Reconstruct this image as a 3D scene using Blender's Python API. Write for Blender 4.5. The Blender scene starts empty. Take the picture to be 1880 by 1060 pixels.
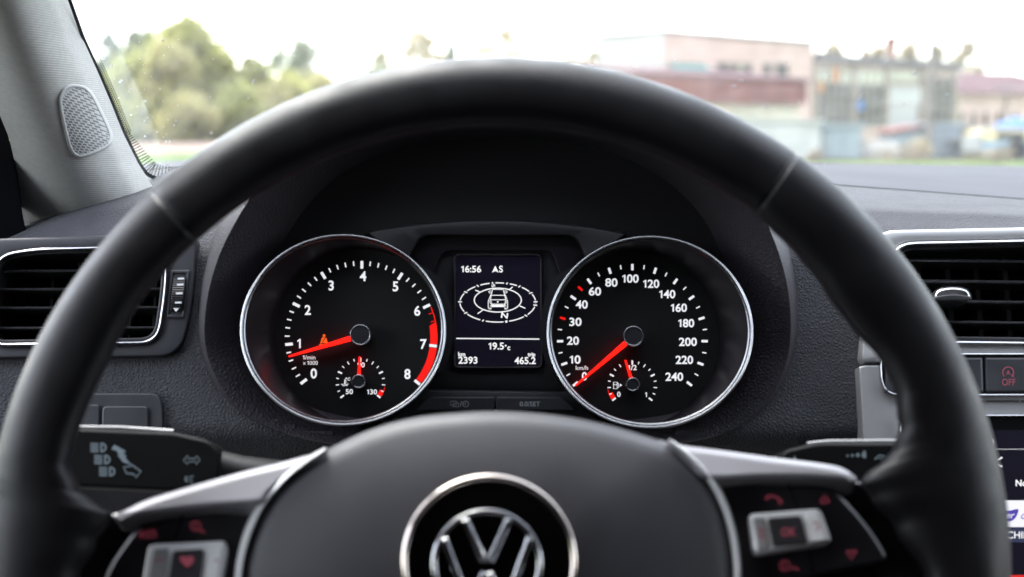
import bpy, bmesh, math, random
from mathutils import Vector, Matrix
from mathutils.geometry import tessellate_polygon
R = math.radians
sc = bpy.context.scene
# ------------------------------------------------------------------ camera
F, CX, CY = 2314.0, 940.0, 530.0            # focal length and centre in photo pixels
EYE = Vector((0, 0, 1.22))
PITCH = math.atan((530 - 235) / F)          # horizon height in the photo
cam = bpy.data.cameras.new('camera'); camo = bpy.data.objects.new('camera', cam)
sc.collection.objects.link(camo); sc.camera = camo
camo.location = EYE; camo.rotation_euler = (math.pi / 2 - PITCH, 0, 0)
cam.sensor_width = 36; cam.lens = 36 * F / 1880; cam.clip_start = 0.02; cam.clip_end = 3000
cam.dof.use_dof = True; cam.dof.focus_distance = 0.70; cam.dof.aperture_fstop = 7.0
# ------------------------------------------------------------------ light
SUN_EL, SUN_AZ = 58.0, 38.0                 # azimuth measured from straight ahead towards the left
w = bpy.data.worlds.new('World'); sc.world = w; w.use_nodes = True
nt = w.node_tree; bg = nt.nodes['Background']
sky = nt.nodes.new('ShaderNodeTexSky'); sky.sky_type = 'NISHITA'; sky.sun_disc = False
sky.sun_elevation = R(SUN_EL); sky.sun_rotation = R(-SUN_AZ); sky.dust_density = 1.5; sky.air_density = 1.0; sky.ozone_density = 1.0
hs_ = nt.nodes.new('ShaderNodeHueSaturation'); hs_.inputs['Saturation'].default_value = .35     # thin even cloud
nt.links.new(sky.outputs[0], hs_.inputs['Color']); nt.links.new(hs_.outputs[0], bg.inputs[0]); bg.inputs[1].default_value = 0.15
sl = bpy.data.lights.new('sun', 'SUN'); so = bpy.data.objects.new('sun', sl); sc.collection.objects.link(so)
sl.energy = 0.5; sl.angle = R(40); sl.color = (1, .96, .9)
sd = Vector((-math.sin(R(SUN_AZ)) * math.cos(R(SUN_EL)), math.cos(R(SUN_AZ)) * math.cos(R(SUN_EL)), math.sin(R(SUN_EL))))
so.rotation_euler = sd.to_track_quat('Z', 'Y').to_euler(); so.location = (0, 0, 30)
vs = sc.view_settings; vs.view_transform = 'Standard'; vs.look = 'None'; vs.gamma = 1; vs.exposure = 3.1
EXPO = 2 ** vs.exposure
try:
    sc.cycles.use_denoising = True; sc.cycles.max_bounces = 8; sc.cycles.transparent_max_bounces = 16
except Exception: pass

# ------------------------------------------------------------------ projection helpers
cr = Vector((1, 0, 0)); cf = Vector((0, math.cos(PITCH), -math.sin(PITCH))); cu = Vector((0, math.sin(PITCH), math.cos(PITCH)))
def P(u, v, d): return EYE + cf * d + cr * ((u - CX) / F * d) + cu * ((CY - v) / F * d)
FG = F / math.cos(PITCH)
def GP(u, v, y):                              # a point y metres ahead over the ground
    return EYE + Vector(((u - CX) / FG * y, y, y * math.tan(math.atan((CY - v) / F) - PITCH)))
class Plane:
    def __init__(s, o, n): s.o = Vector(o); s.n = Vector(n).normalized()
    def hit(s, u, v, h=0):
        d = (P(u, v, 1) - EYE); t = (s.o + s.n * h - EYE).dot(s.n) / d.dot(s.n); return EYE + d * t
    def nor(s, u, v): return s.n
class Surf:
    def __init__(s, fn): s.fn = fn
    def hit(s, u, v, h=0): return P(u, v, s.fn(u, v) - h)
    def nor(s, u, v):
        a = s.hit(u + 2, v) - s.hit(u - 2, v); b = s.hit(u, v - 2) - s.hit(u, v + 2); n = a.cross(b).normalized()
        return n if n.dot(EYE - s.hit(u, v)) > 0 else -n
def facing(u, v, d):
    p = P(u, v, d); return Plane(p, EYE - p)

# ------------------------------------------------------------------ mesh builder
LOC = {}
def setp(o, label=None, cat=None, group=None, kind=None):
    if label: o['label'] = label
    if cat: o['category'] = cat
    if group: o['group'] = group
    if kind: o['kind'] = kind
    return o
def thing(name, loc, label, cat, group=None):
    o = bpy.data.objects.new(name, None); sc.collection.objects.link(o); o.location = loc; o.empty_display_size = .05
    LOC[o] = Vector(loc); return setp(o, label, cat, group)
class MB:
    def __init__(s): s.v = []; s.f = []; s.m = []
    def add(s, vs, fs, mi=0):
        n = len(s.v); s.v += [Vector(p) for p in vs]; s.f += [tuple(i + n for i in f) for f in fs]; s.m += [mi] * len(fs); return s
    def build(s, name, mat, parent=None, smooth=38, loc=None, fix=True):
        me = bpy.data.meshes.new(name)
        if parent is not None: L = LOC[parent]
        else:
            if loc is None:
                xs = [p.x for p in s.v]; ys = [p.y for p in s.v]; zs = [p.z for p in s.v]
                loc = Vector(((min(xs) + max(xs)) / 2, (min(ys) + max(ys)) / 2, min(zs)))
            L = Vector(loc)
        me.from_pydata([p - L for p in s.v], [], s.f)
        mats = mat if isinstance(mat, (list, tuple)) else [mat]
        for mm in mats: me.materials.append(mm)
        if len(mats) > 1: me.polygons.foreach_set('material_index', s.m)
        if fix:
            b = bmesh.new(); b.from_mesh(me); bmesh.ops.recalc_face_normals(b, faces=b.faces); b.to_mesh(me); b.free()
        me.update()
        if smooth:
            me.polygons.foreach_set('use_smooth', [True] * len(me.polygons)); me.set_sharp_from_angle(angle=R(smooth))
        o = bpy.data.objects.new(name, me); sc.collection.objects.link(o)
        if parent is not None: o.parent = parent
        else: o.location = L
        LOC[o] = L; return o

def quad_rows(mb, rows, closed=False, mi=0):
    n = len(rows[0]); vs = [p for r in rows for p in r]; fs = []
    for i in range(len(rows) - 1):
        for j in range(n if closed else n - 1):
            k = (j + 1) % n; fs.append((i * n + j, i * n + k, (i + 1) * n + k, (i + 1) * n + j))
    mb.add(vs, fs, mi)
def fill(mb, pts3, pts2=None, mi=0):
    tri = tessellate_polygon([[Vector((p[0], p[1], 0)) for p in (pts2 or pts3)]])
    mb.add(pts3, [tuple(t) for t in tri], mi)
def rounded(pts, r, seg=6):
    out = []; n = len(pts)
    for i in range(n):
        p = Vector(pts[i][:2]); a = Vector(pts[i - 1][:2]) - p; b = Vector(pts[(i + 1) % n][:2]) - p
        rr = min((pts[i][2] if len(pts[i]) > 2 else r), a.length * .48, b.length * .48)
        if rr < .01: out.append((p.x, p.y)); continue
        p0 = p + a.normalized() * rr; p1 = p + b.normalized() * rr
        for k in range(seg + 1):
            t = k / seg; q = p0 * (1 - t) ** 2 + p * 2 * t * (1 - t) + p1 * t * t; out.append((q.x, q.y))
    return out
def spline(pts, per=6, closed=True):
    out = []; n = len(pts); V = [Vector(p) for p in pts]
    for i in range(n if closed else n - 1):
        if closed: a, b, c, d = V[i - 1], V[i], V[(i + 1) % n], V[(i + 2) % n]
        else: a, b, c, d = V[max(i - 1, 0)], V[i], V[i + 1], V[min(i + 2, n - 1)]
        for k in range(per):
            t = k / per
            out.append(.5 * ((2 * b) + (c - a) * t + (2 * a - 5 * b + 4 * c - d) * t * t + (3 * b - a - 3 * c + d) * t ** 3))
    if not closed: out.append(V[-1].copy())
    return [tuple(q) for q in out]
def resample(loop, n):
    V = [Vector(p[:2]) for p in loop]; V.append(V[0]); L = [0]
    for i in range(1, len(V)): L.append(L[-1] + (V[i] - V[i - 1]).length)
    out = []; j = 0
    for k in range(n):
        t = L[-1] * k / n
        while L[j + 1] < t: j += 1
        q = V[j].lerp(V[j + 1], (t - L[j]) / max(1e-9, L[j + 1] - L[j])); out.append((q.x, q.y))
    return out
def polar_resample(loop, c, n):                # n points by angle about c (star shaped loops)
    V = [Vector(p[:2]) - Vector(c) for p in loop]; out = []
    for k in range(n):
        a = 2 * math.pi * k / n; d = Vector((math.cos(a), -math.sin(a))); best = None
        for i in range(len(V)):
            p, q = V[i - 1], V[i]; e = q - p; den = d.x * e.y - d.y * e.x
            if abs(den) < 1e-12: continue
            t = (p.x * e.y - p.y * e.x) / den; s_ = (p.x * d.y - p.y * d.x) / den
            if t > 0 and -1e-6 <= s_ <= 1 + 1e-6: best = t if best is None else max(best, t)
        out.append((c[0] + d.x * best, c[1] + d.y * best))
    return out
def inset(loop, b):
    n = len(loop); out = []; A = sum(loop[i - 1][0] * loop[i][1] - loop[i][0] * loop[i - 1][1] for i in range(n)); sg = 1 if A > 0 else -1
    for i in range(n):
        p = Vector(loop[i]); e1 = p - Vector(loop[i - 1]); e2 = Vector(loop[(i + 1) % n]) - p
        if e1.length < 1e-9: e1 = e2
        if e2.length < 1e-9: e2 = e1
        n1 = Vector((-e1.y, e1.x)).normalized(); n2 = Vector((-e2.y, e2.x)).normalized(); m = n1 + n2
        if m.length < 1e-6: m = n1
        m.normalize(); k = b / max(.5, m.dot(n1)); q = p + m * k * sg; out.append((q.x, q.y))
    return out
def ellipse(cx, cy, rx, ry=None, n=64, a0=0):
    ry = rx if ry is None else ry
    return [(cx + rx * math.cos(2 * math.pi * k / n + a0), cy - ry * math.sin(2 * math.pi * k / n + a0)) for k in range(n)]
def ring3(surf, loop, h): return [surf.hit(u, v, h) for u, v in loop]
def plate(mb, loop, surf, h, thick, bpx=2, bh=None, steps=3, mi=0, dome=0):
    bh = bpx / F * .6 if bh is None else bh
    base = ring3(surf, loop, h - bh); rows = [[p - surf.nor(*q) * (thick - bh) for p, q in zip(base, loop)], base]
    for k in range(1, steps + 1):
        a = math.pi / 2 * k / steps; lp = inset(loop, bpx * (1 - math.cos(a))); rows.append(ring3(surf, lp, h - bh + bh * math.sin(a)))
    quad_rows(mb, rows, True, mi); fill(mb, rows[-1], lp, mi); return lp
def ring_plate(mb, outer, inner, surf, h, thick, bpx=2, bh=None, ibpx=None, steps=3, mi=0):
    bh = bpx / F * .6 if bh is None else bh; ibpx = bpx if ibpx is None else ibpx
    def side(loop, sgn, b):
        base = ring3(surf, loop, h - bh); rows = [[p - surf.nor(*q) * (thick - bh) for p, q in zip(base, loop)], base]
        for k in range(1, steps + 1):
            a = math.pi / 2 * k / steps; rows.append(ring3(surf, inset(loop, sgn * b * (1 - math.cos(a))), h - bh + bh * math.sin(a)))
        return rows
    a = side(outer, 1, bpx); b = side(inner, -1, ibpx); quad_rows(mb, a + b[::-1], True, mi)
def tube(mb, pts, r, n=10, closed=False, mi=0, flat=1.0, up=None):
    N = len(pts); rows = []; prev = up
    for i in range(N):
        t = (pts[(i + 1) % N] - pts[i - 1]) if closed else (pts[min(i + 1, N - 1)] - pts[max(i - 1, 0)])
        t.normalize()
        if prev is None: prev = Vector((0, 0, 1)) if abs(t.z) < .9 else Vector((1, 0, 0))
        s_ = t.cross(prev).normalized(); u_ = s_.cross(t).normalized(); prev = u_
        rr = r[i] if isinstance(r, (list, tuple)) else r
        rows.append([pts[i] + s_ * rr * math.cos(2 * math.pi * k / n) + u_ * rr * flat * math.sin(2 * math.pi * k / n) for k in range(n)])
    if closed: rows.append(rows[0])
    quad_rows(mb, rows, True, mi)
    if not closed:
        for rw in (rows[0], rows[-1]): mb.add(rw, [tuple(range(n))], mi)
def box(mb, c, sx, sy, sz, rot=0, mi=0):       # c = centre of the base
    m = Matrix.Rotation(rot, 3, 'Z'); vs = []
    for z in (0, sz):
        for x, y in ((-1, -1), (1, -1), (1, 1), (-1, 1)): vs.append(Vector(c) + m @ Vector((x * sx / 2, y * sy / 2, 0)) + Vector((0, 0, z)))
    mb.add(vs, [(0, 1, 2, 3), (4, 5, 6, 7), (0, 1, 5, 4), (1, 2, 6, 5), (2, 3, 7, 6), (3, 0, 4, 7)], mi)
# flat marks printed on a surface
def poly(mb, surf, pts, h=.0003, mi=0): fill(mb, [surf.hit(u, v, h) for u, v in pts], pts, mi)
def line(mb, surf, p, q, wd, h=.0003, mi=0):
    d = Vector(q) - Vector(p); n = Vector((-d.y, d.x)).normalized() * wd / 2
    poly(mb, surf, [(p[0] + n.x, p[1] + n.y), (q[0] + n.x, q[1] + n.y), (q[0] - n.x, q[1] - n.y), (p[0] - n.x, p[1] - n.y)], h, mi)
def path(mb, surf, pts, wd, h=.0003, closed=False, mi=0):
    n = len(pts); L, Rr = [], []
    for i in range(n):
        a = Vector(pts[i - 1] if (i or closed) else pts[0]); b = Vector(pts[(i + 1) % n] if (i < n - 1 or closed) else pts[-1]); d = (b - a).normalized()
        k = Vector((-d.y, d.x)) * wd / 2; L.append(surf.hit(pts[i][0] + k.x, pts[i][1] + k.y, h)); Rr.append(surf.hit(pts[i][0] - k.x, pts[i][1] - k.y, h))
    quad_rows(mb, [L, Rr], closed, mi)
def arc(cx, cy, rx, ry, a0, a1, n=24): return [(cx + rx * math.cos(R(a0 + (a1 - a0) * k / n)), cy - ry * math.sin(R(a0 + (a1 - a0) * k / n))) for k in range(n + 1)]
_tc = {}
def glyphs(s, bold):
    if (s, bold) in _tc: return _tc[(s, bold)]
    c = bpy.data.curves.new('t', 'FONT'); c.body = s; c.offset = bold; c.resolution_u = 4; c.fill_mode = 'BOTH'
    o = bpy.data.objects.new('t', c); sc.collection.objects.link(o); dg = bpy.context.evaluated_depsgraph_get(); dg.update()
    me = bpy.data.meshes.new_from_object(o.evaluated_get(dg))
    vs = [(p.co.x, p.co.y) for p in me.vertices]; fs = [tuple(p.vertices) for p in me.polygons]
    bpy.data.objects.remove(o); bpy.data.curves.remove(c); bpy.data.meshes.remove(me)
    _tc[(s, bold)] = (vs, fs); return vs, fs
CAP = max(y for x, y in glyphs('H', 0)[0]); _adv = {}
def layout(st, bold):
    vs, fs, x = [], [], 0
    for ch in st:
        if ch not in _adv: _adv[ch] = max(p[0] for p in glyphs('H' + ch + 'H', 0)[0]) - max(p[0] for p in glyphs('HH', 0)[0])
        if ch == '1':
            b2 = bold * .5; g = [(.26, 0), (.43 + b2, 0), (.43 + b2, 1), (.33, 1), (.06, .82), (.06, .67 - b2), (.26, .79 - b2)]; gv = [(p * CAP + x, q * CAP) for p, q in g]; gf = [tuple(t) for t in tessellate_polygon([[Vector((p, q, 0)) for p, q in gv]])]; ad = CAP * .60
        elif ch == ' ': gv, gf, ad = [], [], CAP * .3
        else: g, gf = glyphs(ch, bold); gv = [(p + x, q) for p, q in g]; ad = _adv[ch]
        fs += [tuple(i + len(vs) for i in f) for f in gf]; vs += gv; x += ad
    return vs, fs
def text(mb, surf, s, u, v, hp, sx=1.0, bold=.018, h=.0003, rot=0, mi=0, width=None, shear=0):
    vs, fs = layout(s, bold); xs = [x for x, y in vs]; x0, x1 = min(xs), max(xs); k = hp / CAP
    kx = k * sx if width is None else width / (x1 - x0)
    c, si = math.cos(R(rot)), math.sin(R(rot)); out = []
    for x, y in vs:
        X = (x - (x0 + x1) / 2) * kx + shear * y * k; Y = (y - CAP / 2) * k
        out.append(surf.hit(u + X * c - Y * si, v - X * si - Y * c, h))
    mb.add(out, fs, mi)
def inside(pt, lp):
    x, y = pt; r = False; n = len(lp)
    for i in range(n):
        (x1, y1), (x2, y2) = lp[i - 1], lp[i]
        if (y1 > y) != (y2 > y) and x < (x2 - x1) * (y - y1) / (y2 - y1) + x1: r = not r
    return r

# ------------------------------------------------------------------ materials
def mat(name, col, rough=.6, metal=0, spec=.5, bump=None, emit=None, noise=0, coat=0):
    m = bpy.data.materials.new(name); m.use_nodes = True; t = m.node_tree; b = t.nodes['Principled BSDF']
    b.inputs['Base Color'].default_value = (*col, 1); b.inputs['Roughness'].default_value = rough; b.inputs['Metallic'].default_value = metal
    b.inputs['Specular IOR Level'].default_value = spec; b.inputs['Coat Weight'].default_value = coat; b.inputs['Coat Roughness'].default_value = .05
    if emit: b.inputs['Emission Color'].default_value = (*emit[0], 1); b.inputs['Emission Strength'].default_value = emit[1] / EXPO
    tc = t.nodes.new('ShaderNodeTexCoord')
    if noise:
        n = t.nodes.new('ShaderNodeTexNoise'); n.inputs['Scale'].default_value = noise[0]; n.inputs['Detail'].default_value = 5; t.links.new(tc.outputs['Object'], n.inputs['Vector'])
        r = t.nodes.new('ShaderNodeMapRange'); r.inputs[1].default_value = .3; r.inputs[2].default_value = .7; r.inputs[3].default_value = 1 - noise[1]; r.inputs[4].default_value = 1 + noise[1]
        t.links.new(n.outputs[0], r.inputs[0]); x = t.nodes.new('ShaderNodeVectorMath'); x.operation = 'SCALE'; x.inputs[0].default_value = col
        t.links.new(r.outputs[0], x.inputs['Scale']); t.links.new(x.outputs[0], b.inputs['Base Color'])
        if len(noise) > 2:
            r2 = t.nodes.new('ShaderNodeMapRange'); r2.inputs[1].default_value = .3; r2.inputs[2].default_value = .7; r2.inputs[3].default_value = max(0, rough - noise[2]); r2.inputs[4].default_value = min(1, rough + noise[2])
            t.links.new(n.outputs[0], r2.inputs[0]); t.links.new(r2.outputs[0], b.inputs['Roughness'])
    if bump:
        kind, scale, stren, dist = bump
        bn = t.nodes.new('ShaderNodeBump'); bn.inputs['Strength'].default_value = stren; bn.inputs['Distance'].default_value = dist
        if kind == 'leather':
            wn = t.nodes.new('ShaderNodeTexNoise'); wn.inputs['Scale'].default_value = scale * .6; t.links.new(tc.outputs['Object'], wn.inputs['Vector'])
            mx = t.nodes.new('ShaderNodeMix'); mx.data_type = 'VECTOR'; mx.inputs[0].default_value = .0012 * 300 / scale; t.links.new(tc.outputs['Object'], mx.inputs[4]); t.links.new(wn.outputs['Color'], mx.inputs[5])
            vo = t.nodes.new('ShaderNodeTexVoronoi'); vo.feature = 'DISTANCE_TO_EDGE'; vo.inputs['Scale'].default_value = scale; t.links.new(mx.outputs[1], vo.inputs['Vector'])
            rr = t.nodes.new('ShaderNodeMapRange'); rr.interpolation_type = 'SMOOTHSTEP'; rr.inputs[1].default_value = 0; rr.inputs[2].default_value = .3; t.links.new(vo.outputs['Distance'], rr.inputs[0]); src = rr.outputs[0]
        elif kind == 'noise':
            vo = t.nodes.new('ShaderNodeTexNoise'); vo.inputs['Scale'].default_value = scale; vo.inputs['Detail'].default_value = 4; t.links.new(tc.outputs['Object'], vo.inputs['Vector']); src = vo.outputs[0]
        elif kind == 'rib':
            vo = t.nodes.new('ShaderNodeTexWave'); vo.bands_direction = 'Z'; vo.inputs['Scale'].default_value = scale; vo.inputs['Distortion'].default_value = .6; vo.inputs['Detail'].default_value = 2; vo.inputs['Detail Scale'].default_value = 2
            t.links.new(tc.outputs['Object'], vo.inputs['Vector']); src = vo.outputs['Color']
        t.links.new(src, bn.inputs['Height']); t.links.new(bn.outputs[0], b.inputs['Normal'])
    return m
M = {}
M['dash'] = mat('dash_leather', (.062, .0615, .069), .7, spec=.09, bump=('leather', 560, .6, .0006), noise=(40, .12))
M['dash_top'] = mat('dash_top_grain', (.05, .05, .058), .55, bump=('leather', 640, .3, .0005), noise=(25, .1))
M['dash_rear'] = mat('dash_rear_plastic', (.068, .068, .079), .85, spec=.10, bump=('noise', 900, .3, .0003), noise=(9, .10))
M['hood'] = mat('hood_leather', (.028, .024, .031), .6, bump=('leather', 480, .4, .0005))
M['panel'] = mat('dark_satin_plastic', (.03, .03, .036), .45, bump=('noise', 2500, .08, .0001), noise=(60, .1, .05))
M['black'] = mat('black_plastic', (.008, .008, .009), .5)
M['void'] = mat('vent_black', (.004, .004, .004), .8)
M['piano'] = mat('gloss_black', (.006, .006, .007), .08, coat=.6)
M['slat'] = mat('slat_plastic', (.017, .017, .020), .4)
M['chrome'] = mat('chrome', (.66, .66, .68), .12, 1)
M['satin_chrome'] = mat('satin_chrome', (.72, .72, .75), .24, 1, noise=(80, .05, .06))
M['ringchrome'] = mat('ring_chrome', (.6, .6, .62), .2, 1)
M['silver'] = mat('silver_paint', (.36, .355, .36), .42, .35, bump=('noise', 1800, .05, .0001), noise=(30, .06, .05))
M['spoke_silver'] = mat('spoke_silver', (.33, .32, .345), .42, .3, noise=(30, .05, .05))
M['rim'] = mat('rim_leather', (.0058, .0052, .0074), .46, spec=.24, bump=('leather', 900, .16, .0003), noise=(50, .12, .08))
M['pad'] = mat('pad_soft', (.062, .060, .070), .5, bump=('noise', 1600, .18, .0003), noise=(40, .08, .05))
M['button'] = mat('button_black', (.028, .027, .032), .42, noise=(70, .1, .06))
M['dial'] = mat('dial_black', (.004, .004, .005), .6)
M['bowl'] = mat('bowl_black', (.010, .008, .011), .38, spec=.3)
M['surround'] = mat('cluster_black', (.012, .011, .014), .5, bump=('noise', 2500, .1, .0001))
M['white'] = mat('lit_white', (.5, .5, .5), .6, emit=((.93, .95, 1), .85))
M['red'] = mat('lit_red', (.4, .01, .005), .5, emit=((1, .010, .006), .9))
M['needle'] = mat('needle_red', (.5, .02, .01), .4, emit=((1, .008, .004), 2.2))
M['amber'] = mat('lit_amber', (.4, .1, .02), .6, emit=((1, .12, .01), .9))
M['screen'] = mat('screen_glass', (.006, .006, .009), .25, emit=((.010, .008, .02), .45))
M['screen_white'] = mat('screen_white', (.3, .3, .3), .5, emit=((1, 1, 1), .95))
M['banner'] = mat('banner_white', (.3, .3, .3), .5, emit=((.85, .83, .92), .9))
M['purple'] = mat('logo_purple', (.05, .03, .2), .5, emit=((.06, .04, .32), .8))
M['screen_blue'] = mat('screen_slate', (.02, .02, .04), .4, emit=((.03, .04, .09), .7))
M['screen_red'] = mat('screen_red', (.3, .01, .01), .4, emit=((.75, .02, .015), .8))
M['switch_silver'] = mat('switch_silver', (.9, .9, .91), .3, 0)  # pale diffuse base stands in for bright window reflections
M['badge_chrome'] = mat('badge_chrome', (.52, .46, .42), .14, 1)  # warm tint stands in for brown reflections in the ring
M['stalk'] = mat('stalk_plastic', (.0042, .004, .0046), .6, spec=.12, noise=(70, .1, .05))
M['graymark'] = mat('print_gray', (.42, .44, .46), .6)
M['bluemark'] = mat('print_pale_blue', (.22, .27, .30), .6)
M['pinkmark'] = mat('print_pink', (.26, .06, .085), .6, emit=((.40, .06, .10), .22))
M['whitemark'] = mat('print_white', (.75, .75, .76), .6)
M['pillar'] = mat('pillar_fabric', (.43, .425, .405), .9, spec=.2, bump=('rib', 270, .22, .0005), noise=(300, .06))
M['pillar_trim'] = mat('pillar_plastic', (.38, .38, .37), .6)
M['seal'] = mat('rubber_black', (.004, .004, .005), .9, spec=.05)
M['liner'] = mat('cabin_liner', (.085, .058, .045), .9, noise=(60, .1))  # brown chosen for its reflection in badge chrome and gloss black
M['cabin'] = mat('cabin_dark', (.03, .028, .03), .8)
def grille_mat():
    m = mat('grille_mesh', (.4, .4, .41), .6); t = m.node_tree; b = t.nodes['Principled BSDF']; tc = [n for n in t.nodes if n.type == 'TEX_COORD'][0]
    mp = t.nodes.new('ShaderNodeMapping'); mp.inputs['Rotation'].default_value = (0, 0, 0); t.links.new(tc.outputs['UV'], mp.inputs[0])
    br = t.nodes.new('ShaderNodeTexBrick'); br.offset = .5; br.inputs['Scale'].default_value = 1; br.inputs['Brick Width'].default_value = 1; br.inputs['Row Height'].default_value = 1
    br.inputs['Mortar Size'].default_value = .22; br.inputs['Mortar Smooth'].default_value = .4
    br.inputs['Color1'].default_value = br.inputs['Color2'].default_value = (.16, .16, .16, 1); br.inputs['Mortar'].default_value = (.38, .38, .375, 1)
    t.links.new(mp.outputs[0], br.inputs[0]); t.links.new(br.outputs[0], b.inputs['Base Color'])
    bn = t.nodes.new('ShaderNodeBump'); bn.inputs['Strength'].default_value = .6; bn.inputs['Distance'].default_value = .0005; t.links.new(br.outputs['Fac'], bn.inputs['Height']); t.links.new(bn.outputs[0], b.inputs['Normal'])
    return m
M['grille'] = grille_mat()
def glass_mat():
    m = bpy.data.materials.new('windscreen_glass'); m.use_nodes = True; t = m.node_tree; t.nodes.clear()
    o = t.nodes.new('ShaderNodeOutputMaterial'); tr = t.nodes.new('ShaderNodeBsdfTransparent'); tr.inputs[0].default_value = (.93, .96, .94, 1)
    gl = t.nodes.new('ShaderNodeBsdfGlossy'); gl.inputs['Roughness'].default_value = .02
    fr = t.nodes.new('ShaderNodeFresnel'); ge = t.nodes.new('ShaderNodeNewGeometry'); io = t.nodes.new('ShaderNodeMapRange'); io.inputs[3].default_value = 1.45; io.inputs[4].default_value = 1 / 1.45; t.links.new(ge.outputs['Backfacing'], io.inputs[0]); t.links.new(io.outputs[0], fr.inputs[0]); mx = t.nodes.new('ShaderNodeMixShader')
    t.links.new(fr.outputs[0], mx.inputs[0]); t.links.new(tr.outputs[0], mx.inputs[1]); t.links.new(gl.outputs[0], mx.inputs[2])
    # a thin film of road dust
    df = t.nodes.new('ShaderNodeBsdfTranslucent'); df.inputs[0].default_value = (.8, .8, .8, 1); m2 = t.nodes.new('ShaderNodeMixShader')
    tc = t.nodes.new('ShaderNodeTexCoord'); n = t.nodes.new('ShaderNodeTexNoise'); n.inputs['Scale'].default_value = 30; n.inputs['Detail'].default_value = 6; t.links.new(tc.outputs['Object'], n.inputs[0])
    r = t.nodes.new('ShaderNodeMapRange'); r.inputs[1].default_value = .3; r.inputs[2].default_value = .75; r.inputs[3].default_value = .008; r.inputs[4].default_value = .035; t.links.new(n.outputs[0], r.inputs[0])
    t.links.new(r.outputs[0], m2.inputs[0]); t.links.new(mx.outputs[0], m2.inputs[1]); t.links.new(df.outputs[0], m2.inputs[2]); t.links.new(m2.outputs[0], o.inputs[0])
    return m
M['glass'] = glass_mat()
def film_mat():
    m = bpy.data.materials.new('dust_film'); m.use_nodes = True; t = m.node_tree; t.nodes.clear(); o = t.nodes.new('ShaderNodeOutputMaterial'); tr = t.nodes.new('ShaderNodeBsdfTransparent')
    df = t.nodes.new('ShaderNodeBsdfTranslucent'); df.inputs[0].default_value = (.75, .8, .78, 1); d2 = t.nodes.new('ShaderNodeBsdfDiffuse'); d2.inputs[0].default_value = (.75, .8, .78, 1); ad = t.nodes.new('ShaderNodeMixShader'); t.links.new(df.outputs[0], ad.inputs[1]); t.links.new(d2.outputs[0], ad.inputs[2])
    tc = t.nodes.new('ShaderNodeTexCoord'); n = t.nodes.new('ShaderNodeTexNoise'); n.inputs['Scale'].default_value = 60; n.inputs['Detail'].default_value = 8; t.links.new(tc.outputs['Object'], n.inputs[0])
    r = t.nodes.new('ShaderNodeMapRange'); r.inputs[1].default_value = .3; r.inputs[2].default_value = .75; r.inputs[3].default_value = .05; r.inputs[4].default_value = .16; t.links.new(n.outputs[0], r.inputs[0])
    mx = t.nodes.new('ShaderNodeMixShader'); t.links.new(r.outputs[0], mx.inputs[0]); t.links.new(tr.outputs[0], mx.inputs[1]); t.links.new(ad.outputs[0], mx.inputs[2]); t.links.new(mx.outputs[0], o.inputs[0]); return m
M['film'] = film_mat()

# ================================================================== THE CAR
# depth of the dash face and of its neighbours
def plane_from(a, b, c):
    n = (b - a).cross(c - a).normalized()
    return Plane(a, n if n.dot(EYE - a) > 0 else -n)
FP = plane_from(P(900, 470, .652), P(300, 780, .632), P(1500, 780, .632))       # dash face
CP = facing(912, 617, .650)                                                      # cluster back panel
LIP = spline([(375, 600), (383, 535), (402, 470), (430, 412), (457, 368), (500, 312), (575, 250), (680, 206), (800, 186), (912, 181), (1030, 186), (1150, 206), (1255, 250), (1330, 305), (1378, 358), (1410, 415), (1434, 478), (1448, 540), (1452, 605), (1445, 662), (1423, 715), (1385, 762), (1320, 798), (1220, 815), (1080, 825), (912, 830), (740, 825), (600, 812), (500, 788), (432, 745), (395, 690), (379, 645)], 4)
HC = (912, 560)
VENT_L = rounded([(-28, 575, 20), (-8, 468, 60), (60, 456, 60), (312, 448, 24), (306, 540, 30), (292, 632, 36), (-20, 637, 30)], 20, 8)
PANEL_L = rounded([(-75, 560, 20), (-60, 440, 60), (362, 428, 20), (354, 560, 60), (330, 655, 42), (-70, 659, 30)], 20, 8)
SW_L = rounded([(60, 722), (290, 722, 30), (299, 745), (300, 830), (60, 830)], 14, 6)
VENT_C = rounded([(1640, 454, 40), (2130, 444, 40), (2150, 628, 20), (1652, 622, 40)], 30, 8)
PANEL_C = rounded([(1602, 424, 40), (2190, 412, 30), (2200, 667, 4), (1580, 667, 4)], 20, 8)
PANEL_D = rounded([(1580, 671, 4), (2200, 671, 4), (2200, 1180, 4), (1612, 1180, 4)], 4, 4)
holes = [inset(VENT_L, -6), inset(VENT_C, -6), inset(polar_resample(LIP, HC, 96), 14)]
rows_def = [(316, .013, 1.32), (300, .013, 1.29), (304, .016, 1.22), (311, .025, 1.12), (322, .045, 1.01), (334, .074, .91), (336.5, .075, .897), None,
            (338.5, .075, .892), (340, .073, .875), (348, .062, .83), (358, .052, .78), (367, .046, .742), (374, .042, .716), (378, .039, .703), (382, .037, .696), (386, .034, .6925), (396, .03, .687), (410, .02, .678), (430, 0, .666), (450, 0, .658), (470, 0, .652)]
rows_def += [(470 + 10 * k, 0, .652 - .02 * k / 31) for k in range(1, 32)] + [(792, 0, .632), (805, 0, .633), (820, 0, .637), (845, 0, .648), (900, 0, .68), (1000, 0, .74), (1200, 0, .80)]
def dash_pt(u, rd):
    v, s_, d = rd; vv = v + s_ * (u - 1500) * (1 if u > 1100 else 0) - (s_ * 400 if u <= 1100 else 0)
    if u < 330 and v < 470:
        k = max(0, min(1, (470 - v) / 60)); x = 330 - u; vv += k * (.0006 * x * x + .05 * x)
    return (u, vv, d)
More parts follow.
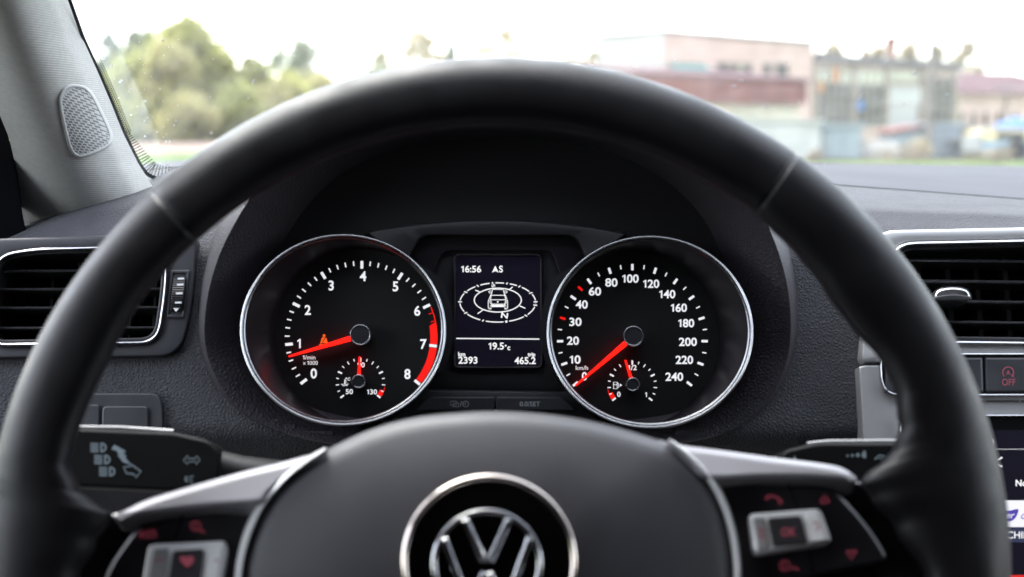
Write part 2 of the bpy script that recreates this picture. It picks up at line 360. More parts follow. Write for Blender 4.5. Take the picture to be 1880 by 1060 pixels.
def dash_grid(rds, us):
    mb = MB(); grid = [[dash_pt(u, r) for u in us] for r in rds]; n = len(us); fs = []
    for i in range(len(rds) - 1):
        for j in range(n - 1):
            q = [grid[i][j], grid[i][j + 1], grid[i + 1][j + 1], grid[i + 1][j]]
            c = (sum(p[0] for p in q) / 4, sum(p[1] for p in q) / 4)
            if any(inside(c, h) for h in holes): continue
            fs.append((i * n + j, i * n + j + 1, (i + 1) * n + j + 1, (i + 1) * n + j))
    mb.add([P(*p) for r in grid for p in r], fs); return mb
US = [-260 + 10 * k for k in range(250)]
dash = thing('dashboard', P(912, 900, .75), 'dark grey grained dashboard running across behind the steering wheel', 'dashboard')
cut = rows_def.index(None)
dash_grid(rows_def[:cut], US).build('windscreen_ledge', M['dash_rear'], dash, smooth=50)
dash_grid([rows_def[cut - 1], (337.6, .075, .899), rows_def[cut + 1]], US).build('seam_gap', M['void'], dash, smooth=0)
setp(dash_grid(rows_def[cut + 1:], US).build('dash_pad', M['dash'], dash, smooth=50))
# instrument hood: inner funnel, lip and outer shell
def hood():
    mb = MB(); n = 144; lp = polar_resample(LIP, HC, n)
    def lipd(v): return .600 + .030 * min(1, max(0, (v - 181) / 470))
    rows = []
    for s_, dd in ((.80, None), (.86, .6), (.915, .35), (.955, .14), (.98, .05), (.993, .012), (1.0, 0), (1.008, .004), (1.018, .012), (1.03, .026), (1.045, .045), (1.06, .07)):
        row = []
        for (u, v) in lp:
            uu, vv = HC[0] + (u - HC[0]) * s_, HC[1] + (v - HC[1]) * s_; d0 = lipd(v)
            if dd is None: row.append(CP.hit(uu, vv, -.007)); continue
            elif s_ <= 1: d = d0 + (.648 - d0) * dd
            else: d = d0 + dd
            row.append(P(uu, vv, d))
        rows.append(row)
    for k in range(1, 6):                     # back over the dash top
        row = []
        for (u, v), q in zip(lp, rows[11]):
            p = P(HC[0] + (u - HC[0]) * 1.06, HC[1] + (v - HC[1]) * 1.06, lipd(v) + .07); c = P(HC[0], 470, .66)
            row.append(p + cf * .055 * k - cu * max(0, (p - c).dot(cu)) * .11 * k - cr * (p - c).dot(cr) * .03 * k)
        rows.append(row)
    quad_rows(mb, rows, True); return mb
hood().build('instrument_hood', M['hood'], dash, smooth=60)

# ---- left air vent
def vent_interior(mb, loop, depth, surf, h):
    front = ring3(surf, loop, h); back = [p - surf.nor(0, 0) * depth for p in front]
    quad_rows(mb, [front, back], True); fill(mb, back, loop)
def span(loop, v):
    xs = []
    for i in range(len(loop)):
        (x1, y1), (x2, y2) = loop[i - 1], loop[i]
        if (y1 > v) != (y2 > v): xs.append(x1 + (v - y1) * (x2 - x1) / (y2 - y1))
    return min(xs), max(xs)
def vspan(loop, u): return span([(b, a) for a, b in loop], u)
def slats(mb, loop, surf, vs_, h, slope=0, wd=6, dep=.016):
    for v in vs_:
        x0, x1 = span(loop, v); x0 += 2; x1 -= 2
        y0, y1 = v + slope * (x0 - 1760), v + slope * (x1 - 1760); n = surf.nor(0, 0); rows = []
        prof = [(-.5, 0), (-.38, .0012), (0, .0018), (.38, .0012), (.5, 0)]
        for x, y in ((x0, y0), (x1, y1)):
            r = [surf.hit(x, y + a * wd, h + b) for a, b in prof]; t = surf.hit(x, y + wd * .3, h) - n * dep; t2 = surf.hit(x, y - wd * .3, h) - n * dep
            rows.append(r + [t, t2])
        quad_rows(mb, rows, True); [mb.add(r, [tuple(range(7))]) for r in rows]
def blades(mb, loop, surf, us_, h, wd=5, slope=0):
    for u in us_:
        y0, y1 = vspan(loop, u); n = surf.nor(0, 0); a = [surf.hit(u + s_ * wd / 2 + slope * (y - 540), y, h) for y in (y0 + 2, y1 - 2) for s_ in (-1, 1)]
        b = [p - n * .014 for p in a]; mb.add(a + b, [(0, 1, 3, 2), (4, 5, 7, 6), (0, 1, 5, 4), (1, 3, 7, 5), (3, 2, 6, 7), (2, 0, 4, 6)])
lv = thing('air_vent', FP.hit(150, 660), 'left corner air vent with chrome edged frame and black slats behind the wheel rim', 'air vent', 'dashboard air vents')
mb = MB(); ring_plate(mb, polar_resample(PANEL_L, (140, 545), 160), polar_resample(VENT_L, (140, 545), 160), FP, .004, .014, 5); mb.build('surround_panel', M['panel'], lv)
mb = MB(); vl = polar_resample(VENT_L, (140, 545), 160); ring_plate(mb, inset(vl, -.5), inset(vl, 6.5), FP, .0065, .012, 3, .0012); mb.build('chrome_frame', M['chrome'], lv)
mb = MB(); ring_plate(mb, inset(vl, 6.2), inset(vl, 12), FP, .003, .012, 2); mb.build('inner_frame', M['slat'], lv)
mb = MB(); vin = inset(vl, 11); vent_interior(mb, vin, .05, FP, .001); mb.build('duct', M['void'], lv)
mb = MB(); slats(mb, vin, FP, (491, 525, 559, 596), -.002, -.004, 5.5); mb.build('slats', M['slat'], lv)
mb = MB(); blades(mb, vin, FP, (-2, 46, 95, 143, 192, 241, 285), -.02, 5, -.06); mb.build('guide_blades', M['slat'], lv)
tw = MB(); wl = [(318, 503), (342, 503), (333, 577), (311, 577)]; wc = FP.hit(326, 540, -.006)     # thumb wheel: a ribbed drum section
rows = []; nseg = 45
for k in range(nseg + 1):
    a = -1.15 + 2.3 * k / nseg; t = .5 + .5 * math.sin(a) / math.sin(1.15); hgt = .0085 * (math.cos(a) - math.cos(1.15)) / (1 - math.cos(1.15)) + (.0006 if k % 2 else 0)
    ul = 319 + (312 - 319) * t; ur = 341 + (332 - 341) * t; v = 503 + 74 * t; rows.append([FP.hit(ul, v, .001), FP.hit(ul, v, .001 + hgt), FP.hit((ul + ur) / 2, v, .001 + hgt), FP.hit(ur, v, .001 + hgt), FP.hit(ur, v, .001)])
quad_rows(tw, rows); wheel_ = tw.build('thumb_wheel', M['button'], lv, smooth=20)
TW = Plane(FP.hit(326, 540, .0112), FP.n); mb = MB()
for v, hh in ((512, -.0037), (523, -.0013), (539, .0001), (556, -.0015)):
    line(mb, TW, (323 - (v - 540) * .11, v), (335 - (v - 540) * .11, v - .5), 3.2, hh)
poly(mb, TW, [(318, 566), (329, 566), (323, 573)], -.0025); mb.build('dial_marks', M['whitemark'], wheel_)
mb = MB(); ring_plate(mb, rounded([(313, 496), (349, 496), (338, 584), (305, 584)], 3, 3), rounded([(318, 502), (343, 502), (334, 578), (310, 578)], 2, 3), FP, .005, .006, 1.5); mb.build('wheel_frame', M['panel'], lv)

# ---- blank switch panel under the left vent
sp = thing('switch_panel', FP.hit(180, 830), 'flat dark blank switch panel with rounded corner under left air vent', 'panel')
mb = MB(); plate(mb, resample(SW_L, 120), FP, .003, .01, 3); mb.build('panel_frame', M['panel'], sp)
mb = MB(); plate(mb, rounded([(188, 746), (272, 746), (273, 830), (186, 830)], 9, 5), FP, .0046, .004, 2.5); mb.build('blank_cover', M['panel'], sp)
mb = MB(); plate(mb, rounded([(70, 743), (183, 743), (182, 830), (70, 830)], 5, 5), FP, .0046, .004, 2.5); mb.build('blank_cover', M['panel'], sp)

# ---- centre console: vent, button row, radio
KP = Plane(FP.o + FP.n * .004, FP.n)
cv = thing('air_vent', KP.hit(1880, 667), 'centre air vent in silver frame with chrome tab on its slats', 'air vent', 'dashboard air vents')
cvl = polar_resample(VENT_C, (1890, 535), 200)
mb = MB(); ring_plate(mb, polar_resample(PANEL_C, (1890, 535), 200), inset(cvl, -9), KP, .006, .03, 5, .003); mb.build('silver_frame', M['silver'], cv)
mb = MB(); ring_plate(mb, inset(cvl, -9.5), inset(cvl, -2), KP, .0085, .014, 3.5, .0018); mb.build('chrome_frame', M['chrome'], cv)
mb = MB(); ring_plate(mb, inset(cvl, -2.4), inset(cvl, 5), KP, .004, .014, 2); mb.build('inner_frame', M['slat'], cv)
cvi = inset(cvl, 4); mb = MB(); vent_interior(mb, cvi, .06, KP, .001); mb.build('duct', M['void'], cv)
mb = MB(); slats(mb, cvi, KP, (479, 517, 554, 592), -.001, .012, 6); mb.build('slats', M['slat'], cv)
mb = MB(); blades(mb, cvi, KP, [1690 + 53 * k for k in range(9)], -.02, 9, .08); mb.build('guide_blades', M['slat'], cv)
tb = MB(); lp = spline([(1714, 543), (1722, 531), (1748, 526), (1774, 530), (1783, 541), (1780, 549), (1748, 548), (1718, 549)], 5); plate(tb, lp, KP, .014, .02, 5, .005, 4); tab = tb.build('vent_tab', M['satin_chrome'], cv)
tb = MB(); plate(tb, spline([(1716, 546), (1748, 541), (1781, 545), (1778, 552), (1748, 552), (1719, 552)], 5), KP, .0152, .02, 2); tb.build('tab_grip', M['black'], tab)

cs = thing('centre_console', KP.hit(1880, 1180), 'silver grey centre console panel holding button row below centre vent', 'console')
ROW = rounded([(1613, 648, 24), (2160, 648, 10), (2160, 728, 10), (1617, 728, 40)], 20, 8)
RAD = rounded([(1650, 761, 22), (2160, 761, 10), (2160, 1150, 10), (1660, 1150, 22)], 20, 8)
mb = MB(); pd = rounded([(1577, 671, 3), (2200, 671, 3), (2200, 1180, 3), (1606, 1180, 3)], 3, 3); plate(mb, resample(pd, 160), KP, .005, .03, 3); mb.build('silver_panel', M['silver'], cs)
mb = MB(); rl = resample(ROW, 200); ring_plate(mb, rl, inset(rl, 5), KP, .0085, .01, 2.4, .0012); mb.build('chrome_frame', M['chrome'], cs)
mb = MB(); plate(mb, inset(rl, 4.5), KP, .0062, .006, 1); mb.build('button_bed', M['void'], cs)
rowb = (1622, 1704, 1806, 1906, 2006, 2150)
for a, b in zip(rowb, rowb[1:]):
    mb = MB(); plate(mb, rounded([(a + 1.5, 656, 4), (b - 1.5, 656, 4), (b + .5, 721, 4), (a + 3, 721, 4)], 4, 4), KP, .0085, .006, 4, .002); bt = mb.build('button', M['panel'], cs)
    if a == 1806:
        KB = Plane(KP.o + KP.n * .0085, KP.n); mk = MB(); text(mk, KB, 'OFF', 1852, 702, 12, width=25, bold=0); text(mk, KB, 'A', 1851, 684.5, 8, bold=.01)
        path(mk, KB, arc(1851, 684, 10, 10, -45, 225), 1.8); path(mk, KB, [(1858, 687.5), (1857.8, 691.5), (1862, 692)], 1.6); mk.build('button_symbol', M['pinkmark'], bt)
        bt['label'] = 'button marked with a circled A and OFF'
mb = MB(); line(mb, Plane(KP.o + KP.n * .0055, KP.n), (1660, 736), (2190, 738), 3); mb.build('bright_line', M['satin_chrome'], cs)
rd = thing('infotainment_screen', KP.hit(1880, 1150), 'black touchscreen radio showing white banner at right edge behind wheel', 'screen')
mb = MB(); al = resample(RAD, 200); ring_plate(mb, al, inset(al, 4), KP, .0085, .01, 2, .0012); mb.build('chrome_frame', M['chrome'], rd)
mb = MB(); plate(mb, inset(al, 3.6), KP, .0072, .006, 2); mb.build('bezel', M['piano'], rd)
SP = Plane(KP.o + KP.n * .0076, KP.n)
mb = MB(); poly(mb, SP, [(1700, 790), (2120, 790), (2120, 1110), (1700, 1110)], .0001); mb.build('display', M['screen'], rd)
mb = MB(); text(mb, SP, 'No', 1875, 887, 11, bold=.02, h=.0004); text(mb, SP, 'CHIL', 1868, 982.5, 12.5, width=38, bold=.005, h=.0004)
path(mb, SP, [(1840, 840), (1826, 849), (1840, 857)], 3, .0004); path(mb, SP, arc(1814, 812, 11, 9, -80, 260), 2.2, .0004); line(mb, SP, (1700, 825), (2120, 825), .6, .0004); mb.build('display_text', M['screen_white'], rd)
mb = MB(); poly(mb, SP, [(1740, 919), (1990, 919), (1990, 968), (1740, 968)], .0003); mb.build('white_banner', M['banner'], rd)
mb = MB(); poly(mb, SP, spline([(1836, 936), (1852, 938), (1869, 935), (1866, 948), (1856, 957), (1842, 953)], 5), .0006); text(mb, SP, 'ch', 1882, 946, 14, shear=.25, h=.0006, bold=0); mb.build('banner_logo', M['purple'], rd)
mb = MB(); text(mb, SP, 'er', 1854, 946, 11, shear=.3, h=.0009, bold=.01); mb.build('logo_letters', M['banner'], rd)
mb = MB(); poly(mb, SP, [(1740, 970), (1990, 970), (1990, 996), (1740, 996)], .0002); mb.build('caption_bar', M['screen_blue'], rd)
mb = MB(); poly(mb, SP, [(1740, 1056), (2110, 1056), (2110, 1100), (1740, 1100)], .0002); mb.build('red_bar', M['screen_red'], rd)

# ---- instrument cluster
cl = thing('instrument_cluster', CP.hit(912, 790), 'lit instrument cluster with two round gauges and white display between them', 'instrument cluster')
mb = MB(); base = [(HC[0] + (u - HC[0]) * .84, HC[1] + (v - HC[1]) * .84) for u, v in polar_resample(LIP, HC, 96)]; plate(mb, base, CP, -.004, .004, 1); mb.build('back_panel', M['surround'], cl)
BAND = [(660, 428)] + spline([(671, 426), (720, 417), (787, 409), (850, 404.5), (905, 403), (965, 404.5), (1020, 409), (1090, 417), (1147, 428)], 4, False) + arc(1186, 606, 190, 177, 98, 246, 36) + [(1100, 792), (1020, 797), (912, 799), (800, 797), (720, 792)] + arc(638, 604, 190, 177, -66, 80, 36)
def mid(top, rx, ry, v0): 
    aR = math.degrees(math.asin((610 - v0) / ry)); aL = math.degrees(math.asin((606 - v0) / ry))
    return top + arc(1193, 610, rx, ry, 180 - aR, 218, 20) + arc(630, 606, rx, ry, -38, aL, 20)
REC = mid(rounded([(752, 470, 2), (772, 433, 18), (1056, 433, 18), (1072, 466, 2)], 8, 6)[3:-3], 190, 177, 472)
BEZ = rounded([(834, 468), (994, 468), (996, 676), (832, 676)], 10, 6); SCR = rounded([(838, 474), (990, 474), (992, 672), (836, 672)], 3, 3)
c0 = (914, 572)
mb = MB(); ring_plate(mb, polar_resample(BAND, c0, 200), polar_resample(REC, c0, 200), CP, .013, .02, 5, .003, 4); mb.build('centre_cover', M['surround'], cl)
mb = MB(); r2 = mid(rounded([(796, 500, 2), (812, 461, 16), (1014, 461, 16), (1026, 500, 2)], 8, 6)[3:-3], 191.5, 178, 512)
ring_plate(mb, polar_resample(REC, c0, 200), polar_resample(r2, c0, 200), CP, .007, .012, 3); mb.build('recess_frame', M['bowl'], cl)
mb = MB(); ring_plate(mb, polar_resample(inset(r2, -3), c0, 200), polar_resample(BEZ, c0, 200), CP, .0035, .01, 3); mb.build('recess_frame', M['surround'], cl)
ds = MB(); plate(ds, resample(rounded([(836, 472), (992, 472), (994, 674), (834, 674)], 4, 4), 80), CP, .0016, .006, .6); disp = ds.build('display', M['screen'], cl); disp['label'] = 'centre display with compass around a car drawing'
mb = MB(); bz = polar_resample(BEZ, c0, 120); ring_plate(mb, inset(bz, -2.5), inset(bz, 3), CP, .0058, .008, 2.2, .0012); mb.build('display_bezel', M['bowl'], cl)
DP_ = Plane(CP.o + CP.n * .0016, CP.n); mb = MB(); ox, oy, k = 820, 460, .2169
def T(x, y): return (ox + x * k, oy + y * k)
text(mb, DP_, '16:56', *T(208, 158), 11.5, width=36.5, bold=.02); text(mb, DP_, 'S', *T(460, 158), 11.5, bold=.02, sx=.95)
poly(mb, DP_, [T(412, 130), T(440, 188), T(412, 174), T(384, 188)])
line(mb, DP_, T(82, 745), T(785, 751), 2)
text(mb, DP_, '19.5', *T(420, 810), 12, width=28, bold=.02); text(mb, DP_, 'c', *T(526, 822), 9, bold=.03, sx=.9); poly(mb, DP_, ellipse(*T(500, 806), 1.7, n=10))
text(mb, DP_, 'km', *T(128, 879), 7.5, width=13, bold=.03); text(mb, DP_, 'trip', *T(718, 880), 7, width=14, bold=.03)
text(mb, DP_, '2393', *T(180, 930), 12, width=35, bold=.02); text(mb, DP_, '465.2', *T(664, 933), 12, width=39, bold=.02)
ex, ey = T(433, 441); rx, ry = 320 * k, 166 * k; tk = [(2, 0), (29, 1), (55, 0), (76, 1), (98, 2), (122, 0), (148, 0), (178, 1), (212, 0), (247, 1), (283, 3), (318, 1), (352, 1)]
angs = [t[0] for t in tk] + [362]
for a, b in zip(angs, angs[1:]): path(mb, DP_, arc(ex, ey, rx, ry, a + 4.5, b - 4.5, 10), 1.9)
for a, kd in tk:
    c_, s_ = math.cos(R(a)), math.sin(R(a)); line(mb, DP_, (ex + rx * .95 * c_, ey - ry * .95 * s_), (ex + rx * 1.05 * c_, ey - ry * 1.05 * s_), 4 if kd == 3 else 2)
path(mb, DP_, arc(*T(433, 421), 199 * k, 101 * k, 0, 360, 56), 1.9)
for p, q in (((243, 337), (278, 350)), ((533, 330), (558, 310)), ((262, 536), (307, 505)), ((618, 470), (666, 490))): line(mb, DP_, T(*p), T(*q), 1.8)
text(mb, DP_, 'N', *T(490, 551), 9.5, width=12.5, bold=.025, rot=-8); text(mb, DP_, 'S', *T(395, 300), 6, width=5.5, bold=.02, rot=-70)
for pts, cl_ in (([(390, 330), (376, 380), (372, 420), (385, 455), (490, 455), (500, 420), (492, 380), (477, 330)], True), ([(376, 380), (492, 380)], False), ([(372, 418), (500, 418)], False), ([(376, 372), (352, 430), (352, 485), (378, 490), (382, 476), (488, 476), (492, 490), (516, 485), (516, 430), (494, 372)], False),
                 ([(366, 470), (505, 470)], False), ([(385, 455), (380, 468)], False), ([(490, 455), (492, 468)], False), ([(405, 466), (466, 466)], False), ([(385, 345), (366, 342), (356, 350), (362, 360), (380, 360)], True), ([(484, 345), (502, 342), (513, 350), (506, 360), (490, 360)], True), ([(355, 486), (358, 497), (374, 497), (378, 490)], False), ([(514, 486), (510, 497), (494, 497), (490, 490)], False), ([(362, 424), (372, 452), (388, 460)], False), ([(508, 424), (500, 452), (484, 460)], False)):
    path(mb, DP_, [T(*p) for p in pts], 1.25, closed=cl_)
poly(mb, DP_, ellipse(*T(433, 436), 1.6, n=10)); poly(mb, DP_, [T(390, 460), T(478, 460), T(484, 474), T(384, 474)])
mb.build('display_graphics', M['screen_white'], disp, smooth=0)
# button bar below the display
KB2 = Plane(CP.o + CP.n * .0135, CP.n)
for lp, s_ in ((rounded([(760, 754, 8), (786, 729, 12), (908, 729, 2), (908, 754, 2)], 4, 5), 0), (rounded([(911, 729, 2), (1032, 729, 12), (1059, 754, 8), (911, 754, 2)], 4, 5), 1)):
    mb = MB(); plate(mb, resample(lp, 60), KB2, .0042, .006, 2.2, .001); bt = mb.build('button', M['panel'], cl); mk = MB(); B = Plane(KB2.o + KB2.n * .0042, KB2.n)
    if s_: text(mk, B, '0.0/SET', 973, 742, 8.3, width=37, bold=.004)
    else:
        path(mk, B, [(827, 737), (838, 737), (838, 744), (827, 744)], 1.1, closed=True); path(mk, B, [(832, 740.5), (842, 740.5), (842, 747), (832, 747)], 1.1, closed=True); line(mk, B, (844.5, 747), (848, 737), 1.3)
        path(mk, B, arc(855, 742, 5.3, 5.3, 0, 360, 24), 1.1); path(mk, B, [(855, 738.5), (855, 742.3), (851.5, 742.3)], 1.1)
    mk.build('button_symbol', M['graymark'], bt)
# gauges
def gauge(name, label, rc, rrx, rry, dc, face_r, marks, reds, needles, hubs, extra):
    g = MB(); DF = Plane(CP.o - CP.n * .001, CP.n)
    tilt = Matrix.Rotation(R(-22), 3, 'X'); RP = Plane(P(rc[0], rc[1], .613), tilt @ facing(rc[0], rc[1], .613).n); n = 120
    outer = ellipse(rc[0], rc[1], rrx, rry, n); rows = []
    inn = ellipse(rc[0], rc[1], rrx - 11, rry - 11, n); disc = ellipse(dc[0], dc[1], face_r, face_r, n)
    top = ring3(RP, inset(outer, -1), -.0015); back = [CP.hit(u, v, .0) for u, v in ellipse(rc[0] * .985 + 912 * .015, rc[1], rrx * .985, rry * 1.0, n)]
    quad_rows(g, [back, top], True)
    lip = ring3(RP, inset(outer, 5), -.001); fl = ring3(RP, inn, -.004)
    end = [DF.hit(u, v, .0008) for u, v in disc]
    rows = [lip, fl]
    for t in (.15, .4, .7, .92, 1): rows.append([a.lerp(b, t) + CP.n * (.004 * (1 - t)) * t for a, b in zip(fl, end)])
    quad_rows(g, rows, True); go = g.build(name, M['bowl'], cl, smooth=50); go['label'] = label
    c = MB(); pts = ring3(RP, inset(outer, 2.2), 0); tube(c, pts, .00062, 10, True); tube(c, ring3(RP, inset(outer, 7.5), -.0012), .0003, 8, True); c.build('chrome_ring', M['ringchrome'], go)
    d = MB(); plate(d, inset(disc, -4), DF, 0, .003, .5); d.build('dial_face', M['dial'], go)
    return go, DF
def tick(mb, S, c, r0, r1, a, wd, h=.0004):
    ca, sa = math.cos(R(a)), -math.sin(R(a)); line(mb, S, (c[0] + r0 * ca, c[1] + r0 * sa), (c[0] + r1 * ca, c[1] + r1 * sa), wd, h)
def band(mb, S, c, r0, r1, a0, a1, n=24, h=.0003):
    quad_rows(mb, [[S.hit(*p, h) for p in arc(*c, r0, r0, a0, a1, n)], [S.hit(*p, h) for p in arc(*c, r1, r1, a0, a1, n)]])
def needle(parent, DF, base, tip, w0, w1, h, name='needle'):
    S = Plane(DF.o, DF.n); b, t = Vector(base), Vector(tip); d = (t - b).normalized(); nn = Vector((-d.y, d.x)); mb = MB()
    lp = [b + nn * w0 / 2, t + nn * w1 / 2, t + d * w1 * .4, t - nn * w1 / 2, b - nn * w0 / 2]; lp = [(p.x, p.y) for p in lp]
    plate(mb, lp, S, h, .0015, .8, .0005, 2); return mb.build(name, M['needle'], parent)
def hub(parent, DF, c, r, h):
    S = Plane(DF.o, DF.n); mb = MB(); plate(mb, ellipse(*c, r - 1.5, n=48), S, h, h, 3, .001, 3); o = mb.build('needle_hub', M['button'], parent)
    mb = MB(); ring_plate(mb, ellipse(*c, r, n=48), ellipse(*c, r - 3, n=48), S, h + .0006, h, 1.1, .0005); mb.build('hub_ring', M['satin_chrome'], parent); return o
def small_scale(mb, red, S, c, r, flip):
    for i in range(17):
        a = 217 - 254 * i / 16; major = i % 4 == 0
        if major: tick(mb, S, c, r - 4, r + 4, a, 3)
        elif i % 2 == 0: tick(mb, S, c, r - 2.6, r + 3.6, a, 1.7)
        else: tick(mb, S, c, r - 1.6, r + 3.2, a, 1.7)
    a0, a1 = (-37 + 27, -37 + 3) if not flip else (217 - 27, 217 - 3)
    am = a1 + (a0 - a1) * .62; band(red, S, c, r - 4.5, r + 4, am, a1, 8); band(red, S, c, r + 2.6, r + 4, a0, am, 4)
# tachometer
g, DF = gauge('tachometer', 'round rev counter with scale 0 to 8 and red zone', (630, 606), 189, 176, (663, 618), 160, None, None, None, None, None)
mb = MB(); rd_ = MB(); c = (663, 619.5)
for i in range(41):
    a = 217.6 - 256.4 * i / 40
    if i % 5 == 0: tick(mb, DF, c, 126, 140, a, 5.2)
    elif i < 31: tick(mb, DF, c, 131.5, 140, a, 2.4)
for i, (u, v) in enumerate([(576, 686), (549, 631), (565, 569.5), (608, 524.5), (666.5, 507.5), (726, 526), (766, 571), (777.5, 632), (748, 687)]): text(mb, DF, str(i), u, v, 17, sx=.95, bold=.022)
text(mb, DF, '1/min', 567.5, 656.5, 7.5, width=23, bold=0); text(mb, DF, 'x 1000', 569.8, 666.5, 7, width=27, bold=0)
def av(v): return 217.6 - 256.4 * v / 8
band(rd_, DF, c, 127, 140.5, av(6.5), av(6.96)); band(rd_, DF, c, 127, 140.5, av(7.05), av(7.95)); band(rd_, DF, c, 138.6, 140.5, av(6.06), av(6.5)); poly(rd_, DF, [(c[0] + r_ * math.cos(R(a_)), c[1] - r_ * math.sin(R(a_))) for r_, a_ in ((127, av(6.5)), (140, av(6.42)), (140, av(6.5)))])
for v in (6.2, 6.4): tick(rd_, DF, c, 131, 139, av(v), 1.5)
c2 = (661.8, 703); r3_ = MB(); small_scale(mb, r3_, DF, c2, 42, False); r3_.build('overheat_zone', M['red'], g, smooth=0)
text(mb, DF, '50', 641.3, 719.3, 8.6, width=13.3, bold=.018); text(mb, DF, '90', 663, 670.2, 8.6, width=13.3, bold=.018); text(mb, DF, '130', 683, 719.8, 8.6, width=18.5, bold=.018); text(mb, DF, 'C', 640.5, 696.3, 5.2, bold=.02); poly(mb, DF, ellipse(635.6, 694.8, 1.4, n=10))
line(mb, DF, (633.5, 697), (633, 706), 2.2); path(mb, DF, [(626, 705.5), (629, 706.3), (633, 705), (636, 706.3), (640, 705.3)], 1.1); path(mb, DF, [(628, 708), (631, 708.8), (634, 707.6), (638, 708.3)], 1.1); line(mb, DF, (635, 699.5), (637, 699.5), 1); line(mb, DF, (635, 702.3), (637, 702.3), 1)
mb.build('scale_markings', M['white'], g, smooth=0); rd_.build('red_zone', M['red'], g, smooth=0)
ic = MB(); poly(ic, DF, ellipse(595, 616.5, 2.6, n=14), .0004); poly(ic, DF, [(591, 620), (599, 620), (602, 630), (588, 630)], .0004); path(ic, DF, [(586.5, 634), (589, 631.6), (593, 634.2), (597, 634.2), (601, 631.6), (603.5, 634)], 1.8, .0004); ic.build('seat_belt_lamp', M['amber'], g, smooth=0)
ic = MB(); path(ic, DF, [(599, 618), (592, 629)], 1.3, .0008); ic.build('belt_line', M['dial'], g, smooth=0)
needle(g, DF, (661, 616.5), (530.5, 654.5), 11, 3.2, .006); hub(g, DF, (661.5, 615), 19.5, .009); needle(g, DF, (658.5, 700), (660, 656), 6.4, 3.2, .003); hub(g, DF, (658.5, 700.5), 13, .0055)
# speedometer
g, DF = gauge('speedometer', 'round speed gauge with scale 0 to 240', (1193, 610), 189.5, 177, (1161, 622), 160, None, None, None, None, None)
mb = MB(); rd_ = MB(); c = (1161, 623.5)
def sv(v): return 218 - 1.83 * v if v <= 40 else 144.8 - (v - 40) * .9135
for v in (10, 20, 40, 60, 80, 100, 120, 140, 160, 180, 200, 220, 240, 0): tick(mb, DF, c, 127, 138.5, sv(v), 4.4)
for v in (5, 15, 25, 35, 70, 90, 110, 130, 150, 170, 190, 210, 230): tick(mb, DF, c, 130.5, 138, sv(v), 2.2)
for v in (30, 50): tick(rd_, DF, c, 128.5, 139, sv(v), 4)
for s_, u, v, wd in (('0', 1073, 691, None), ('10', 1056, 660.5, 20), ('20', 1052, 625.8, 22), ('30', 1056.5, 591.3, 22.5), ('40', 1068, 559.3, 22), ('60', 1092.3, 535.3, 22.5), ('80', 1122.5, 519, 22.5), ('100', 1157.6, 511.8, 30), ('120', 1195.7, 521.3, 29.5), ('140', 1225.2, 540.4, 29.5), ('160', 1246.5, 565.4, 29.5), ('180', 1260, 593.6, 29), ('200', 1263, 628, 33), ('220', 1256.5, 661, 32), ('240', 1238, 692, 32.5)):
    text(mb, DF, s_, u, v, 14.2, width=wd, bold=.022, sx=.95)
text(mb, DF, 'km/h', 1068.3, 675.6, 7.6, width=22.5, bold=0); c2 = (1160.8, 708); r3_ = MB(); small_scale(mb, r3_, DF, c2, 42, True); r3_.build('reserve_zone', M['red'], g, smooth=0)
text(mb, DF, '0', 1136.2, 724.2, 8.8, bold=.018); text(mb, DF, '1', 1186, 725, 8.8, bold=.018); text(mb, DF, '1/2', 1161, 675.2, 8.8, width=16, bold=.018)
path(mb, DF, [(1126.5, 702), (1133, 702), (1133, 714), (1126.5, 714)], 1.3, closed=True); line(mb, DF, (1127, 706.5), (1132.6, 706.5), 1.2); path(mb, DF, [(1133, 702.5), (1135.6, 705), (1136, 711.5), (1134, 712.3)], 1.1); poly(mb, DF, [(1138, 704.8), (1142.4, 707.6), (1138, 710.2)])
mb.build('scale_markings', M['white'], g, smooth=0); rd_.build('red_ticks', M['red'], g, smooth=0)
needle(g, DF, (1163, 618.5), (1057, 708), 11, 3, .006); hub(g, DF, (1163, 617.5), 19, .009); needle(g, DF, (1161.5, 703), (1148.5, 662), 6.4, 3, .003); hub(g, DF, (1162, 706), 13, .0055)

# ---- steering wheel
WC = (912, 1050); WP = facing(WC[0], WC[1], .453)
whl = thing('steering_wheel', WP.hit(912, 1050, -.06), 'black leather three spoke steering wheel with silver trim and badge in hub', 'steering wheel')
def lerp_tab(tab, x):
    if x <= tab[0][0]: return tab[0][1]
    for (a, b), (c, d) in zip(tab, tab[1:]):
        if x <= c: t = (x - a) / (c - a); t = t * t * (3 - 2 * t); return b + (d - b) * t
    return tab[-1][1]
TAB = [(-90, 815), (-25, 812), (-8, 800), (-1, 786), (6.3, 735), (11, 700), (13.8, 686), (14.8, 700), (15.8, 735), (17.2, 762), (20, 786), (25, 803), (29, 803), (34, 790), (39, 788), (43, 796), (50, 803), (56, 812), (75, 816), (90, 818), (118, 819), (132, 819), (140, 820), (155, 808), (162, 809), (166, 806), (169, 780), (170.6, 745), (171.4, 712), (172.3, 716), (176, 738), (180.7, 766), (188, 795), (205, 812), (270, 815)]
